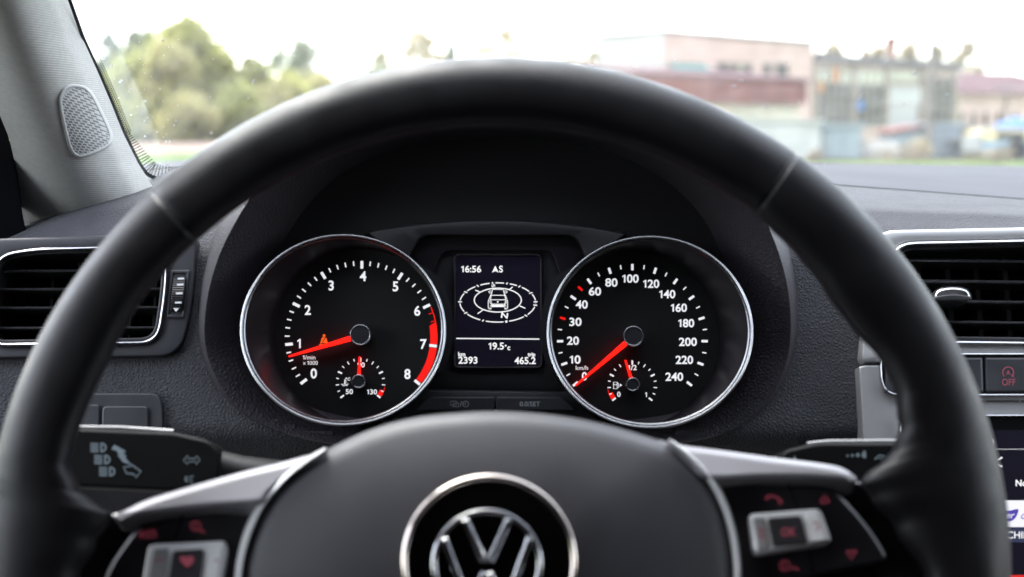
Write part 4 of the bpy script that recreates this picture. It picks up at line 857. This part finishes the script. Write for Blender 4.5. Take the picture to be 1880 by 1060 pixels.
# ---- trees
def leaves(mb, c, rx, rz, n, size, rnd, fill=1.0):
    for _ in range(n):
        while True:
            p = Vector((rnd.uniform(-1, 1), rnd.uniform(-1, 1), rnd.uniform(-1, 1)))
            if p.length < 1: break
        p = p.normalized() * (p.length ** .6); q = Vector(c) + Vector((p.x * rx, p.y * rx, p.z * rz)); s_ = size * rnd.uniform(.5, 1.3)
        a = Vector((rnd.gauss(0, 1), rnd.gauss(0, 1), rnd.gauss(0, 1))).normalized(); b = a.orthogonal().normalized(); c2 = a.cross(b)
        mb.add([q + b * s_, q + c2 * s_ * .7, q - b * s_ * .9, q - c2 * s_ * .6], [(0, 1, 2, 3)])
def tree(name, label, u, y, top_v, w_px, leaf, bark, seed, style='round', dens=1.0, group='trees along the road', size=.28, z0=0, share=None):
    rnd = random.Random(seed); base = GP(u, 235, y); base.z = z0; H = GP(u, top_v, y).z - z0; W = w_px / F * y
    t = thing(name, base, label, 'tree' if name != 'bush' else 'bush', group); tr = MB(); cr_ = MB()
    lean = Vector((rnd.uniform(-.06, .06) * H, 0, 0))
    tr_r = max(.06, H * .016); spine = [base + lean * (k / 5) ** 2 + Vector((0, 0, H * .92 * k / 5)) for k in range(6)]
    if name != 'bush': tube(tr, spine, [tr_r * (1 - .17 * k) for k in range(6)], 7)
    else: tube(tr, [base, base + Vector((0, 0, H * .5))], [.06, .03], 6)
    if style == 'cone':
        n = int(16 * dens)
        for k in range(n):
            f = k / (n - 1); z = H * (.08 + .92 * f); r_ = W * .75 * (1 - f) ** .7 + .25
            for j in range(5): a = rnd.uniform(0, 6.28); leaves(cr_, base + Vector((math.cos(a) * r_ * .55, math.sin(a) * r_ * .55, z)), r_ * .55 + .1, H / n * 1.1, 40, size, rnd)
    elif style == 'bare':
        for k in range(int(26 * dens)):
            f = rnd.uniform(.25, .98); p = base + lean * f * f + Vector((0, 0, H * .92 * f)); a = rnd.uniform(0, 6.28); L = W * .5 * (.25 + .75 * math.sin(math.pi * min(1, (f - .2) / .85))) * rnd.uniform(.5, 1.25)
            e = p + Vector((math.cos(a) * L, math.sin(a) * L, L * rnd.uniform(.3, 1.0))); m_ = p.lerp(e, .5) + Vector((0, 0, -.06 * L)); tube(tr, [p, m_, e], [tr_r * .35, tr_r * .22, .012], 4)
            leaves(cr_, m_.lerp(e, .6), L * .45 + .3, L * .5 + .3, int(26 * dens), size * .7, rnd)
            for _ in range(3): a2 = rnd.uniform(0, 6.28); q = m_.lerp(e, rnd.random()); tube(tr, [q, q + Vector((math.cos(a2), math.sin(a2), 1.2)) * L * .35], [tr_r * .14, .008], 3)
    else:
        n = int(15 * dens) + 5; lo = .12 if style == 'bushy' else .28
        for k in range(n):
            f = rnd.uniform(lo, .95); prof = math.sin(math.pi * min(1, (f - lo * .5) / (1.02 - lo * .5)) ** .8) ** .7; a = rnd.uniform(0, 6.28); r_ = W / 2 * prof * rnd.uniform(.3, .8)
            c = base + lean * f + Vector((math.cos(a) * r_, math.sin(a) * r_, H * f)); cr0 = W * .2 * rnd.uniform(.55, 1.3)
            if name != 'bush': tube(tr, [base + lean * f + Vector((0, 0, H * max(.15, f - .2))), c], [tr_r * .4, .02], 4)
            leaves(cr_, c, cr0, cr0 * 1.05, int(190 * dens), size * .9, rnd); leaves(cr_, c, cr0 * 1.75, cr0 * 1.6, int(55 * dens), size * .8, rnd)
        leaves(cr_, base + lean + Vector((0, 0, H * .97)), W * .08, H * .05, 60, size, rnd)
        if dens < .5 and name != 'bush':          # open spring crown: loose sprays round the top
            for k in range(22): a = rnd.uniform(0, 6.28); q = rnd.random() ** .5; leaves(cr_, base + lean + Vector((math.cos(a) * W * .34 * q, math.sin(a) * W * .34 * q, H * (.98 - .22 * q * q - rnd.uniform(0, .08)))), W * .07, H * .035, 34, size * .8, rnd)
    if name == 'bush': tr.build('stem', M[bark], t)
    else: tr.build('trunk', M[bark], t)
    cr_.build('crown', M[leaf], t, smooth=0, fix=False); return t
G1 = 'trees on the left beyond the road'
tree('willow_tree', 'tallest yellow green willow with wide crown left of the wheel', 352, 118, 60, 165, 'willow', 'bark', 1, dens=1.6, group=G1, size=.34)
tree('willow_tree', 'low wide willow in front of and left of the tallest one', 300, 112, 90, 130, 'willow2', 'bark', 2, 'bushy', 1.3, G1, .32)
tree('willow_tree', 'rounded green tree next right of the tallest willow', 415, 116, 105, 110, 'willow', 'bark', 3, 'bushy', 1.3, G1, .32)
tree('willow_tree', 'lower green tree sloping down to the right of the willow clump', 462, 119, 106, 90, 'bushy', 'bark', 4, 'bushy', 1.1, G1, .32)
tree('spruce_tree', 'grey green spruce seen just beside the pale pillar', 203, 135, 60, 60, 'spruce', 'bark', 5, 'bushy', 1, G1, .4)
tree('spruce_tree', 'tall narrow spruce between the pillar spruce and the willow', 248, 132, 56, 56, 'greyleaf', 'bark', 6, 'bushy', 1, G1, .4)
tree('spruce_tree', 'smaller grey spruce showing beside the tallest willow', 284, 140, 62, 60, 'greyleaf', 'bark', 7, 'bushy', 1, G1, .4)
tree('bush', 'low yellowish bush at the foot of the tallest willow', 345, 108, 185, 120, 'willow2', 'bark', 8, 'bushy', 1, 'bushes along the road', .28)
tree('bush', 'green bush at roadside below the spruce by the pillar', 250, 110, 200, 120, 'bushy', 'bark', 9, 'bushy', 1, 'bushes along the road', .28)
tree('bush', 'wide yellowish bush right of the willow clump above rim', 505, 116, 165, 110, 'willow2', 'bark', 10, 'bushy', 1, 'bushes along the road', .28)
tree('bush', 'long low pale bush under the two thin birches', 590, 125, 150, 130, 'willow2', 'bark', 11, 'bushy', 1, 'bushes along the road', .28)
tree('bush', 'distant low bush row touching the wheel rim top', 680, 150, 128, 150, 'greyleaf', 'bark', 12, 'bushy', 1, 'bushes along the road', .3)
tree('bush', 'dense green bush behind the rim at clump foot', 430, 112, 172, 110, 'bushy', 'bark', 33, 'bushy', 1, 'bushes along the road', .28)
tree('bush', 'tall loose bush filling the gap between spruces and willow', 262, 114, 118, 120, 'bushy', 'bark', 61, 'bushy', 1.1, 'bushes along the road', .28)
tree('bush', 'pale green bush beside the pillar under first spruce', 215, 116, 140, 90, 'bushy', 'bark', 62, 'bushy', 1, 'bushes along the road', .28)
tree('bush', 'yellow green bush below the fuller birch', 535, 118, 140, 120, 'willow', 'bark', 63, 'bushy', 1, 'bushes along the road', .28)
G2 = 'thin spring trees above the rim'
tree('birch_tree', 'thin birch with sparse crown, left one of two birches', 517, 150, 74, 34, 'greyleaf', 'bark', 13, 'bare', 1.3, G2, .34)
tree('birch_tree', 'taller birch with fuller crown right of the thin birch', 563, 148, 65, 62, 'greyleaf', 'bark', 14, 'bare', 2.2, G2, .36)
tree('birch_tree', 'short faint birch left of the thin birch', 492, 160, 86, 26, 'greyleaf', 'bark', 15, 'bare', 1, G2, .3)
tree('birch_tree', 'small pale tree just above the rim, alone', 705, 165, 86, 56, 'bud', 'bark', 16, 'round', .4, G2, .32)
tree('birch_tree', 'broad brownish tree above the left top of the rim', 768, 160, 56, 150, 'bud', 'bark', 17, 'round', .45, G2, .36)
tree('spruce_tree', 'tiny dark spruce tip above the rim', 829, 190, 78, 22, 'spruce', 'bark', 18, 'cone', 1, G2, .4)
tree('birch_tree', 'yellowish tree rising above the very top of the rim', 926, 165, 54, 170, 'bud', 'bark', 19, 'round', .45, G2, .36)
tree('birch_tree', 'low faint tree between rim top and white end wall', 1030, 190, 92, 130, 'bud', 'bark', 20, 'round', .35, G2, .36)
tree('birch_tree', 'pale treetop beside the white end wall', 1096, 200, 92, 80, 'bud', 'bark', 21, 'round', .35, G2, .36)
G3 = 'bare trees behind the buildings'
for u, tv, wp, lb in ((1262, 60, 50, 'faint treetop over the teal awning end of pink roof'), (1335, 56, 60, 'treetop over the middle of pink roof'), (1440, 76, 44, 'low treetop over the right end of pink roof'), (1520, 68, 40, 'bare tree over workshop roof left of funnels'), (1600, 74, 40, 'bare tree between the two rusty roof funnels'), (1668, 66, 60, 'dense bare tree right of red funnel'), (1708, 74, 40, 'bare tree above right end of workshop roof')):
    tree('bare_tree', lb, u, 105, tv, wp, 'bud', 'birch', 40 + int(u), 'bare', 1.3, G3, .30)
tree('bare_tree', 'tall slim bare tree between workshop and mauve roof', 1760, 108, 62, 36, 'bud', 'birch', 22, 'bare', 1.6, G3, .28)
tree('bare_tree', 'short bare tree over the mauve roof ridge', 1785, 112, 108, 40, 'bud', 'bark', 23, 'bare', 1, G3, .28)

# ---- buildings
class Frame:                                    # a facade with its own axes: s along, h up, o out towards us
    def __init__(s, A, d, out): s.A = Vector(A); s.d = Vector(d).normalized(); s.o = Vector(out).normalized()
    def pt(s, x, z, o=0): return s.A + s.d * x + Vector((0, 0, z)) + s.o * o
def fbox(mb, fr, x0, x1, z0, z1, o0, o1):
    vs_ = [fr.pt(x, z, o) for o in (o0, o1) for z in (z0, z1) for x in (x0, x1)]
    mb.add(vs_, [(0, 1, 3, 2), (4, 5, 7, 6), (0, 1, 5, 4), (2, 3, 7, 6), (0, 2, 6, 4), (1, 3, 7, 5)])
FD = Vector((.752, .659, 0)); FO = Vector((.659, -.752, 0))
A0 = Vector((7.13, 60, 0)); H1 = 1.22 + 170 / F * 60
fr = Frame(A0, FD, FO)
def sx(u): k = (u - CX) / FG; return (k * A0.y - A0.x) / (FD.x - k * FD.y)     # where a photo column meets the facade
def sz(u, v): y = A0.y + FD.y * sx(u); return GP(u, v, y).z
pk = thing('pink_building', fr.pt(6, 0), 'long pink plastered building with white end wall and dark window row', 'building')
L1 = sx(1490); mb = MB(); fbox(mb, fr, 0, L1, 0, H1, -4.3, 0); mb.build('wall', M['pinkwall'], pk, smooth=0)
mb = MB(); fbox(mb, Frame(A0, FD, FO), -.06, -.003, 0, H1 + .02, -4.3, .03); mb.build('end_wall', M['whitewall'], pk, smooth=0)
mb = MB(); fbox(mb, fr, -.1, L1 + .05, H1 + .003, H1 + .16, -4.4, .12); mb.build('roof_edge', M['cornice'], pk, smooth=0)
def window(fr, par, u0, u1, v0, v1, glass, cols, rows_=1, proud=.05, frm='mullion'):
    x0, x1 = sx(u0), sx(u1); zt, zb = sz((u0 + u1) / 2, v0), sz((u0 + u1) / 2, v1)
    mb = MB(); fbox(mb, fr, x0, x1, zb, zt, .012, .03); wn = mb.build('window', M[glass], par, smooth=0)
    mb = MB(); t = .07
    for k in range(cols + 1): x = x0 + (x1 - x0) * k / cols; fbox(mb, fr, x - t / 2, x + t / 2, zb - t, zt + t, .033, .033 + proud)
    for k in range(rows_ + 1): z = zb + (zt - zb) * k / rows_; fbox(mb, fr, x0 - t / 2, x1 + t / 2, z - t / 2, z + t / 2, .036, .030 + proud)
    mb.build('frame', M[frm], wn, smooth=0); return wn
for u0, u1, cols in ((1227, 1290, 3), (1314, 1376, 4), (1398, 1410, 1), (1420, 1442, 2)): window(fr, pk, u0, u1, 117, 141, 'pane', cols)
for u0, u1 in ((1328, 1340), (1350, 1362)): window(fr, pk, u0, u1, 118, 139, 'pane_pale', 1, proud=.09)
mb = MB(); xa, xb = sx(1224), sx(1291); zt = sz(1258, 119); zb = sz(1258, 134); q = [fr.pt(xa, zt, .1), fr.pt(xb, zt, .1), fr.pt(xb, zb, .75), fr.pt(xa, zb, .75)]; q2 = [p - Vector((0, 0, .06)) for p in q]
mb.add(q + q2, [(0, 1, 2, 3), (4, 5, 6, 7), (0, 1, 5, 4), (1, 2, 6, 5), (2, 3, 7, 6), (3, 0, 4, 7)]); mb.build('awning', M['teal'], pk, smooth=0)
# low extension with maroon band and mauve roof
ex_ = Frame(A0 + FO * 4.2, FD, FO)
def exx(u): k = (u - CX) / FG; o = ex_.A; return (k * o.y - o.x) / (FD.x - k * FD.y)
def exz(u, v): y = ex_.A.y + FD.y * exx(u); return GP(u, v, y).z
xt = thing('low_extension', ex_.pt(6, 0), 'low cream extension with maroon band and mauve sheet roof before the pink building', 'building')
x0, x1 = exx(1150), exx(1466); zb, zt = exz(1460, 192), exz(1460, 150)
mb = MB(); fbox(mb, ex_, x0, x1, 0, zb, -4.1, 0); mb.build('wall', M['cream'], xt, smooth=0)
mb = MB(); fbox(mb, ex_, x0, x1 + .1, zb + .003, zt, -4.1, .35); mb.build('maroon_band', M['maroon'], xt, smooth=0)
mb = MB(); q = [ex_.pt(x0, zt + .003, .45), ex_.pt(x1 + .2, zt + .003, .45), ex_.pt(x1 + .2, zt + .55, -4.1), ex_.pt(x0, zt + .55, -4.1)]; q2 = [p + Vector((0, 0, .1)) for p in q]; mb.add(q + q2, [(0, 1, 2, 3), (4, 5, 6, 7), (0, 1, 5, 4), (1, 2, 6, 5), (2, 3, 7, 6), (3, 0, 4, 7)]); mb.build('roof', M['mauve'], xt, smooth=0)
for u0, u1 in ((1345, 1362), (1372, 1398), (1408, 1420), (1432, 1450)):
    mb = MB(); fbox(mb, ex_, exx(u0), exx(u1), exz(u0, 212), exz(u0, 199), .01, .05); mb.build('window', M['pane_pale'], xt, smooth=0)
# workshop
wk = thing('workshop_building', fr.pt(L1 + 6, 0), 'tan pink workshop with tall grimy glazing and grey cornice', 'building')
L2 = sx(1752); H2 = sz(1500, 99); mb = MB(); fbox(mb, fr, L1 + .01, L2, 0, H2 - .4, -9, -.02); mb.build('wall', M['tanwall'], wk, smooth=0)
mb = MB(); fbox(mb, fr, L1 + .01, L2 + .15, H2 - .397, H2, -9.1, .3); mb.build('cornice', M['cornice'], wk, smooth=0)
for u0, u1, v0, v1, m_, c_, r_ in ((1497, 1560, 128, 152, 'pane_pale', 5, 1), (1568, 1620, 130, 155, 'pane_pale', 4, 1), (1497, 1560, 154, 226, 'pane_green', 5, 4), (1568, 1620, 157, 230, 'pane_green', 4, 4), (1696, 1745, 142, 236, 'pane_green', 4, 5)): window(fr, wk, u0, u1, v0, v1, m_, c_, r_)
window(fr, wk, 1715, 1730, 146, 160, 'pane_pale', 1, 1, .12); window(fr, wk, 1630, 1680, 130, 152, 'pane_pale', 3, 1)
for u0, u1, v0, v1, m_, nm in ((1628, 1684, 158, 190, 'fence_white', 'panel'), (1628, 1680, 192, 240, 'whitewall', 'white_gate'), (1567, 1581, 186, 202, 'blue', 'blue_panel'), (1524, 1536, 126, 150, 'orange', 'orange_panel'), (1498, 1508, 152, 168, 'orange', 'orange_panel')):
    mb = MB(); z0_ = max(0.02, sz(u0, v1)); fbox(mb, fr, sx(u0), sx(u1), z0_, sz(u0, v0), .085, .13); mb.build(nm, M[m_], wk, smooth=0)
for u in (1493, 1564, 1624, 1688, 1748):
    mb = MB(); x = sx(u); fbox(mb, fr, x - .16, x + .16, 0, H2 - .403, .0, .16); mb.build('pilaster', M['mullion'], wk, smooth=0)
def funnel(u, vt, vb, wt, wb, rr, label):
    y = A0.y + FD.y * sx(u) + 1.5; t = GP(u, vt, y); b = GP(u, vb, y); b.z = min(b.z, H2 + .01); k = y / F; mb = MB(); pr = [(b.z - t.z, wb), (-(t.z - b.z) * .55, wb), (-(t.z - b.z) * .3, wt * .8), (-.12, wt), (0, wt), (0, wt * .8)]
    rows = [[Vector((t.x + r_ * k / 2 * math.cos(a * math.pi / 8), t.y + r_ * k / 2 * math.sin(a * math.pi / 8), t.z + z)) for a in range(16)] for z, r_ in pr]
    quad_rows(mb, rows, True); mb.add(rows[-1], [tuple(range(16))]); mb.build('roof_funnel', M['rust'], wk, smooth=40)['label'] = label
funnel(1580, 69, 104, 18, 10, .3, 'narrow dark rusty funnel'); funnel(1631, 68, 107, 25, 14, .4, 'wider red brown funnel'); funnel(1497, 70, 98, 10, 8, .2, 'thin black pipe at roof corner')
# far house
y1 = 92; hf = Frame(GP(1735, 235, 82) * 1, Vector((.93, .37, 0)), Vector((.37, -.93, 0))); hf.A.z = 0
def hx(u): k = (u - CX) / FG; o = hf.A; return (k * o.y - o.x) / (hf.d.x - k * hf.d.y)
def hz(u, v): return GP(u, v, hf.A.y + hf.d.y * hx(u)).z
hs = thing('far_house', hf.pt(6, 0), 'low pink house with mauve hipped roof at the right edge', 'house')
xe = hx(1990); ze = hz(1760, 171); zr = ze + 1.5; mb = MB(); fbox(mb, hf, 0, xe, 0, ze, -7, 0); mb.build('wall', M['pinkwall'], hs, smooth=0)
mb = MB(); e = [hf.pt(-.5, ze + .003, .5), hf.pt(xe + .5, ze + .003, .5), hf.pt(xe + .5, ze + .003, -7.5), hf.pt(-.5, ze + .003, -7.5)]; r0, r1 = hf.pt(1.2, zr, -3.5), hf.pt(xe - 3, zr, -3.5)
mb.add(e + [r0, r1], [(0, 1, 5, 4), (2, 3, 4, 5), (3, 0, 4), (1, 2, 5), (3, 2, 1, 0)]); mb.build('roof', M['mauve'], hs, smooth=0)
for u in (1764, 1786, 1808, 1832, 1862, 1890, 1920):
    mb = MB(); fbox(mb, hf, hx(u) - .16, hx(u) + .16, hz(u, 238), hz(u, 207), .012, .05); mb.build('window', M['pane'], hs, smooth=0)
for u in (1757, 1843):
    mb = MB(); fbox(mb, hf, hx(u) - .08, hx(u) + .08, 0, ze - .003, .013, .14); mb.build('pilaster', M['cream'], hs, smooth=0)
# cottage far behind the left trees
co = GP(240, 235, 150); co.z = 0; ct = thing('cottage', co, 'small pinkish cottage with red gable among the left trees', 'house'); cfz = Frame(co + Vector((-1.6, 0, 0)), (1, 0, 0), (0, -1, 0))
mb = MB(); fbox(mb, cfz, -.6, 4.2, 0, 3.1, -6, 0); mb.build('wall', M['pinkwall'], ct, smooth=0)
mb = MB(); mb.add([cfz.pt(-.8, 3.103, .2), cfz.pt(1.9, 3.103, .2), cfz.pt(.55, 5.6, .2), cfz.pt(-.8, 3.103, -6.2), cfz.pt(1.9, 3.103, -6.2), cfz.pt(.55, 5.6, -6.2)], [(0, 1, 2), (3, 4, 5), (0, 1, 4, 3), (1, 2, 5, 4), (2, 0, 3, 5)]); mb.build('red_gable', mat('red_sheet', (.35, .05, .07), .7), ct, smooth=0)
mb = MB(); mb.add([cfz.pt(1.92, 3.103, .1), cfz.pt(4.4, 3.103, .1), cfz.pt(3.1, 5.2, .1), cfz.pt(1.92, 3.103, -6.1), cfz.pt(4.4, 3.103, -6.1), cfz.pt(3.1, 5.2, -6.1)], [(0, 1, 2), (3, 4, 5), (0, 1, 4, 3), (1, 2, 5, 4), (2, 0, 3, 5)]); mb.build('slate_gable', M['greyblue'], ct, smooth=0)
# garages, fence, poles, vehicles
def shed(name, label, cat, u0, u1, vt0, vt1, y, dep, m_, roof_m, group=None, door=None):
    a, b = GP(u0, 235, y), GP(u1, 235, y); a.z = b.z = 0; z0_, z1_ = GP(u0, vt0, y).z, GP(u1, vt1, y).z; t = thing(name, a.lerp(b, .5), label, cat, group); d = Vector((0, dep, 0)); X = Vector((.02, 0, 0))
    mb = MB(); mb.add([a, b, b + d, a + d, a + Vector((0, 0, z0_)), b + Vector((0, 0, z1_)), b + d + Vector((0, 0, z1_)), a + d + Vector((0, 0, z0_))], [(0, 1, 2, 3), (4, 5, 6, 7), (0, 1, 5, 4), (1, 2, 6, 5), (2, 3, 7, 6), (3, 0, 4, 7)]); mb.build('wall', M[m_], t, smooth=0)
    e = Vector((.15, 0, 0)); f = Vector((0, .15, 0)); up = Vector((0, 0, .003)); th = Vector((0, 0, .12)); q = [a - e - f + Vector((0, 0, z0_)) + up, b + e - f + Vector((0, 0, z1_)) + up, b + e + d + f + Vector((0, 0, z1_)) + up, a - e + d + f + Vector((0, 0, z0_)) + up]
    mb = MB(); mb.add(q + [p + th for p in q], [(0, 1, 2, 3), (4, 5, 6, 7), (0, 1, 5, 4), (1, 2, 6, 5), (2, 3, 7, 6), (3, 0, 4, 7)]); mb.build('roof', M[roof_m], t, smooth=0)
    w_ = (b - a).x; mb = MB(); x0 = a.x + w_ * .18; x1 = b.x - w_ * .18; zt = min(z0_, z1_) * .82; vs_ = [Vector((x, a.y + o, z)) for o in (-.05, -.012) for z in (.02, zt) for x in (x0, (x0 + x1) / 2 - .03)]
    for off in (0, (x1 - x0) / 2 + .03): mb.add([p + Vector((off, 0, 0)) for p in vs_], [(0, 1, 3, 2), (4, 5, 7, 6), (0, 1, 5, 4), (2, 3, 7, 6), (0, 2, 6, 4), (1, 3, 7, 5)])
    mb.build('door', M[door or m_], t, smooth=0); return t
shed('container', 'big white flat roofed container before the pink building', 'container', 1322, 1506, 222, 226, 47, 4.5, 'fence_white', 'fence_white')
shed('garage', 'pale blue garage right beside the white container', 'garage', 1514, 1582, 233, 233, 49, 5, 'lightblue', 'lightblue', 'pale garages before the workshop')
shed('garage', 'pale blue shed with slanted roof under the workshop gate', 'garage', 1643, 1700, 246, 232, 51, 2.2, 'lightblue', 'maroon', 'pale garages before the workshop')
shed('garage', 'grey blue garage right of the wooden pole', 'garage', 1712, 1766, 231, 231, 50, 5, 'greyblue', 'greyblue', 'pale garages before the workshop')
shed('kiosk', 'small teal grey hut between grey garage and bus', 'hut', 1772, 1800, 238, 238, 56, 3, 'lightblue', 'spruce', None)
def pole(u, y, vt, r_, label, arm=0):
    b = GP(u, 235, y); b.z = 0; t = GP(u, vt, y); th_ = thing('utility_pole', b, label, 'pole', 'poles before the workshop'); mb = MB(); tube(mb, [b, b.lerp(t, .5), t], [r_, r_ * .85, r_ * .7], 9); mb.build('shaft', M['pole'], th_)
    mb = MB(); tube(mb, [t + Vector((-.5, 0, -.3)), t + Vector((.5, 0, -.3))], .04, 6)
    for x in (-.42, 0, .42): tube(mb, [t + Vector((x, 0, -.3)), t + Vector((x, 0, -.1))], .035, 6)
    mb.build('cross_arm', M['pole'], th_)
pole(1706, 49, 78, .16, 'thick wooden pole between the slanted shed and grey garage'); pole(1513, 56, 84, .09, 'thin pole at the left end of workshop glazing'); pole(1538, 58, 95, .07, 'second thin pole over left workshop glazing')
pole(1846, 52, 150, .06, 'short thin pole before the far house')
# bus at the right edge
by = 48; bb = GP(1840, 235, by); bb.z = 0; bs = thing('bus', bb, 'cream bus with blue stripe parked at the right edge', 'bus'); bl = GP(1806, 235, by).x; br_ = bl + 8; top = GP(1840, 237, by).z
def bbox(n, m_, x0, x1, z0_, z1_, o=0, par=None, y0=0, y1=2.3, r_=0): mb = MB(); box(mb, ((x0 + x1) / 2, by + (y0 + y1) / 2 - o, z0_), x1 - x0, y1 - y0, z1_ - z0_); return mb.build(n, M[m_], par or bs, smooth=0)
zs = [GP(1840, v, by).z for v in (300, 271, 259, 240)]; zs[0] = max(zs[0], .18)
bbox('lower_body', 'busgrey', bl, br_, zs[0], zs[1]); bbox('blue_stripe', 'busblue', bl - .003, br_ + .003, zs[1] + .001, zs[2], .004); bbox('upper_body', 'busyellow', bl, br_, zs[2] + .001, zs[3]); bbox('roof', 'carwhite', bl + .1, br_ - .1, zs[3] + .001, zs[3] + .12)
for k in range(5): bbox('window', 'pane', bl + .5 + 1.5 * k, bl + 1.6 + 1.5 * k, zs[2] + .04, zs[3] - .06, .01, y1=.05)
for x in (bl + 1.3, br_ - 1.6):
    mb = MB(); rows = [[Vector((x + r_ * math.cos(a * math.pi / 8), by + o, .4 + r_ * math.sin(a * math.pi / 8))) for a in range(16)] for o, r_ in ((-.06, .0), (-.06, .3), (-.03, .4), (.2, .4))]; quad_rows(mb, rows, True); mb.build('wheel', M['tyre'], bs)
bc = GP(1866, 238, by + 4); bp = MB(); rows = []
for z, r_ in ((0, .9), (.35, .85), (.6, .45), (.8, .2), (.82, 0)): rows.append([Vector((bc.x + r_ * math.cos(a * math.pi / 6), bc.y + r_ * math.sin(a * math.pi / 6), bc.z - .02 + z * .62)) for a in range(12)])
for r0_ in (1,): rows.insert(0, [Vector((p.x, p.y, 0)) for p in rows[0]])
quad_rows(bp, rows, True); setp(bp.build('water_tank', M['blue']), 'bright blue tank top showing above the cream bus', 'tank')
mb = MB(); rows = [[Vector((bl - .01 - .75 * t - (.25 if z_ > .9 else 0) * t, by + o, z_ * (1 - .25 * t * (z_ > .9)))) for t in (0, .5, .8, 1)] for z_, o in ((.35, .15), (.9, .1), (1.05, .12), (zs[2] + .02, .3), (zs[2] + .06, 1.1))]
rows += [[p + Vector((0, 1.9 - 2 * (p.y - by) if False else 1.0, 0)) for p in rows[-1]], [Vector((p.x, by + 2.2, p.z)) for p in rows[0]]]
quad_rows(mb, rows); mb.build('cab', M['carwhite'], bs)
rnd = random.Random(9); hb = GP(1612, 235, 50); hb.z = 0; mb = MB(); rows = []
for k in range(7):
    t = k / 6; rows.append([hb + Vector(((1 - t) * 1.6 * math.cos(a * .35) * rnd.uniform(.8, 1.15), (1 - t) * 1.0 * math.sin(a * .35) * rnd.uniform(.8, 1.15), .75 * (1 - (1 - t) ** 2) * rnd.uniform(.85, 1.1) if k else 0)) for a in range(18)])
quad_rows(mb, rows, True); setp(mb.build('rubble_heap', M['rubble']), 'pale grey rubble heap between blue garage and slanted shed', 'rubble')
tree('bush', 'brown bare bush in front of the cream bus', 1838, 44, 272, 50, 'brownbush', 'bark', 70, 'bushy', .22, 'bushes by the garages', .07)
tree('bush', 'brown scrub heap below the slanted pale shed', 1655, 46, 276, 76, 'brownbush', 'bark', 71, 'bushy', .25, 'bushes by the garages', .07)
tree('bush', 'dry yellow bush at the foot of wooden pole', 1690, 47, 258, 46, 'bud', 'bark', 72, 'bushy', .3, 'bushes by the garages', .07)
tree('bush', 'small brown bush at container right corner', 1500, 45, 279, 40, 'brownbush', 'bark', 73, 'bushy', .2, 'bushes by the garages', .07)
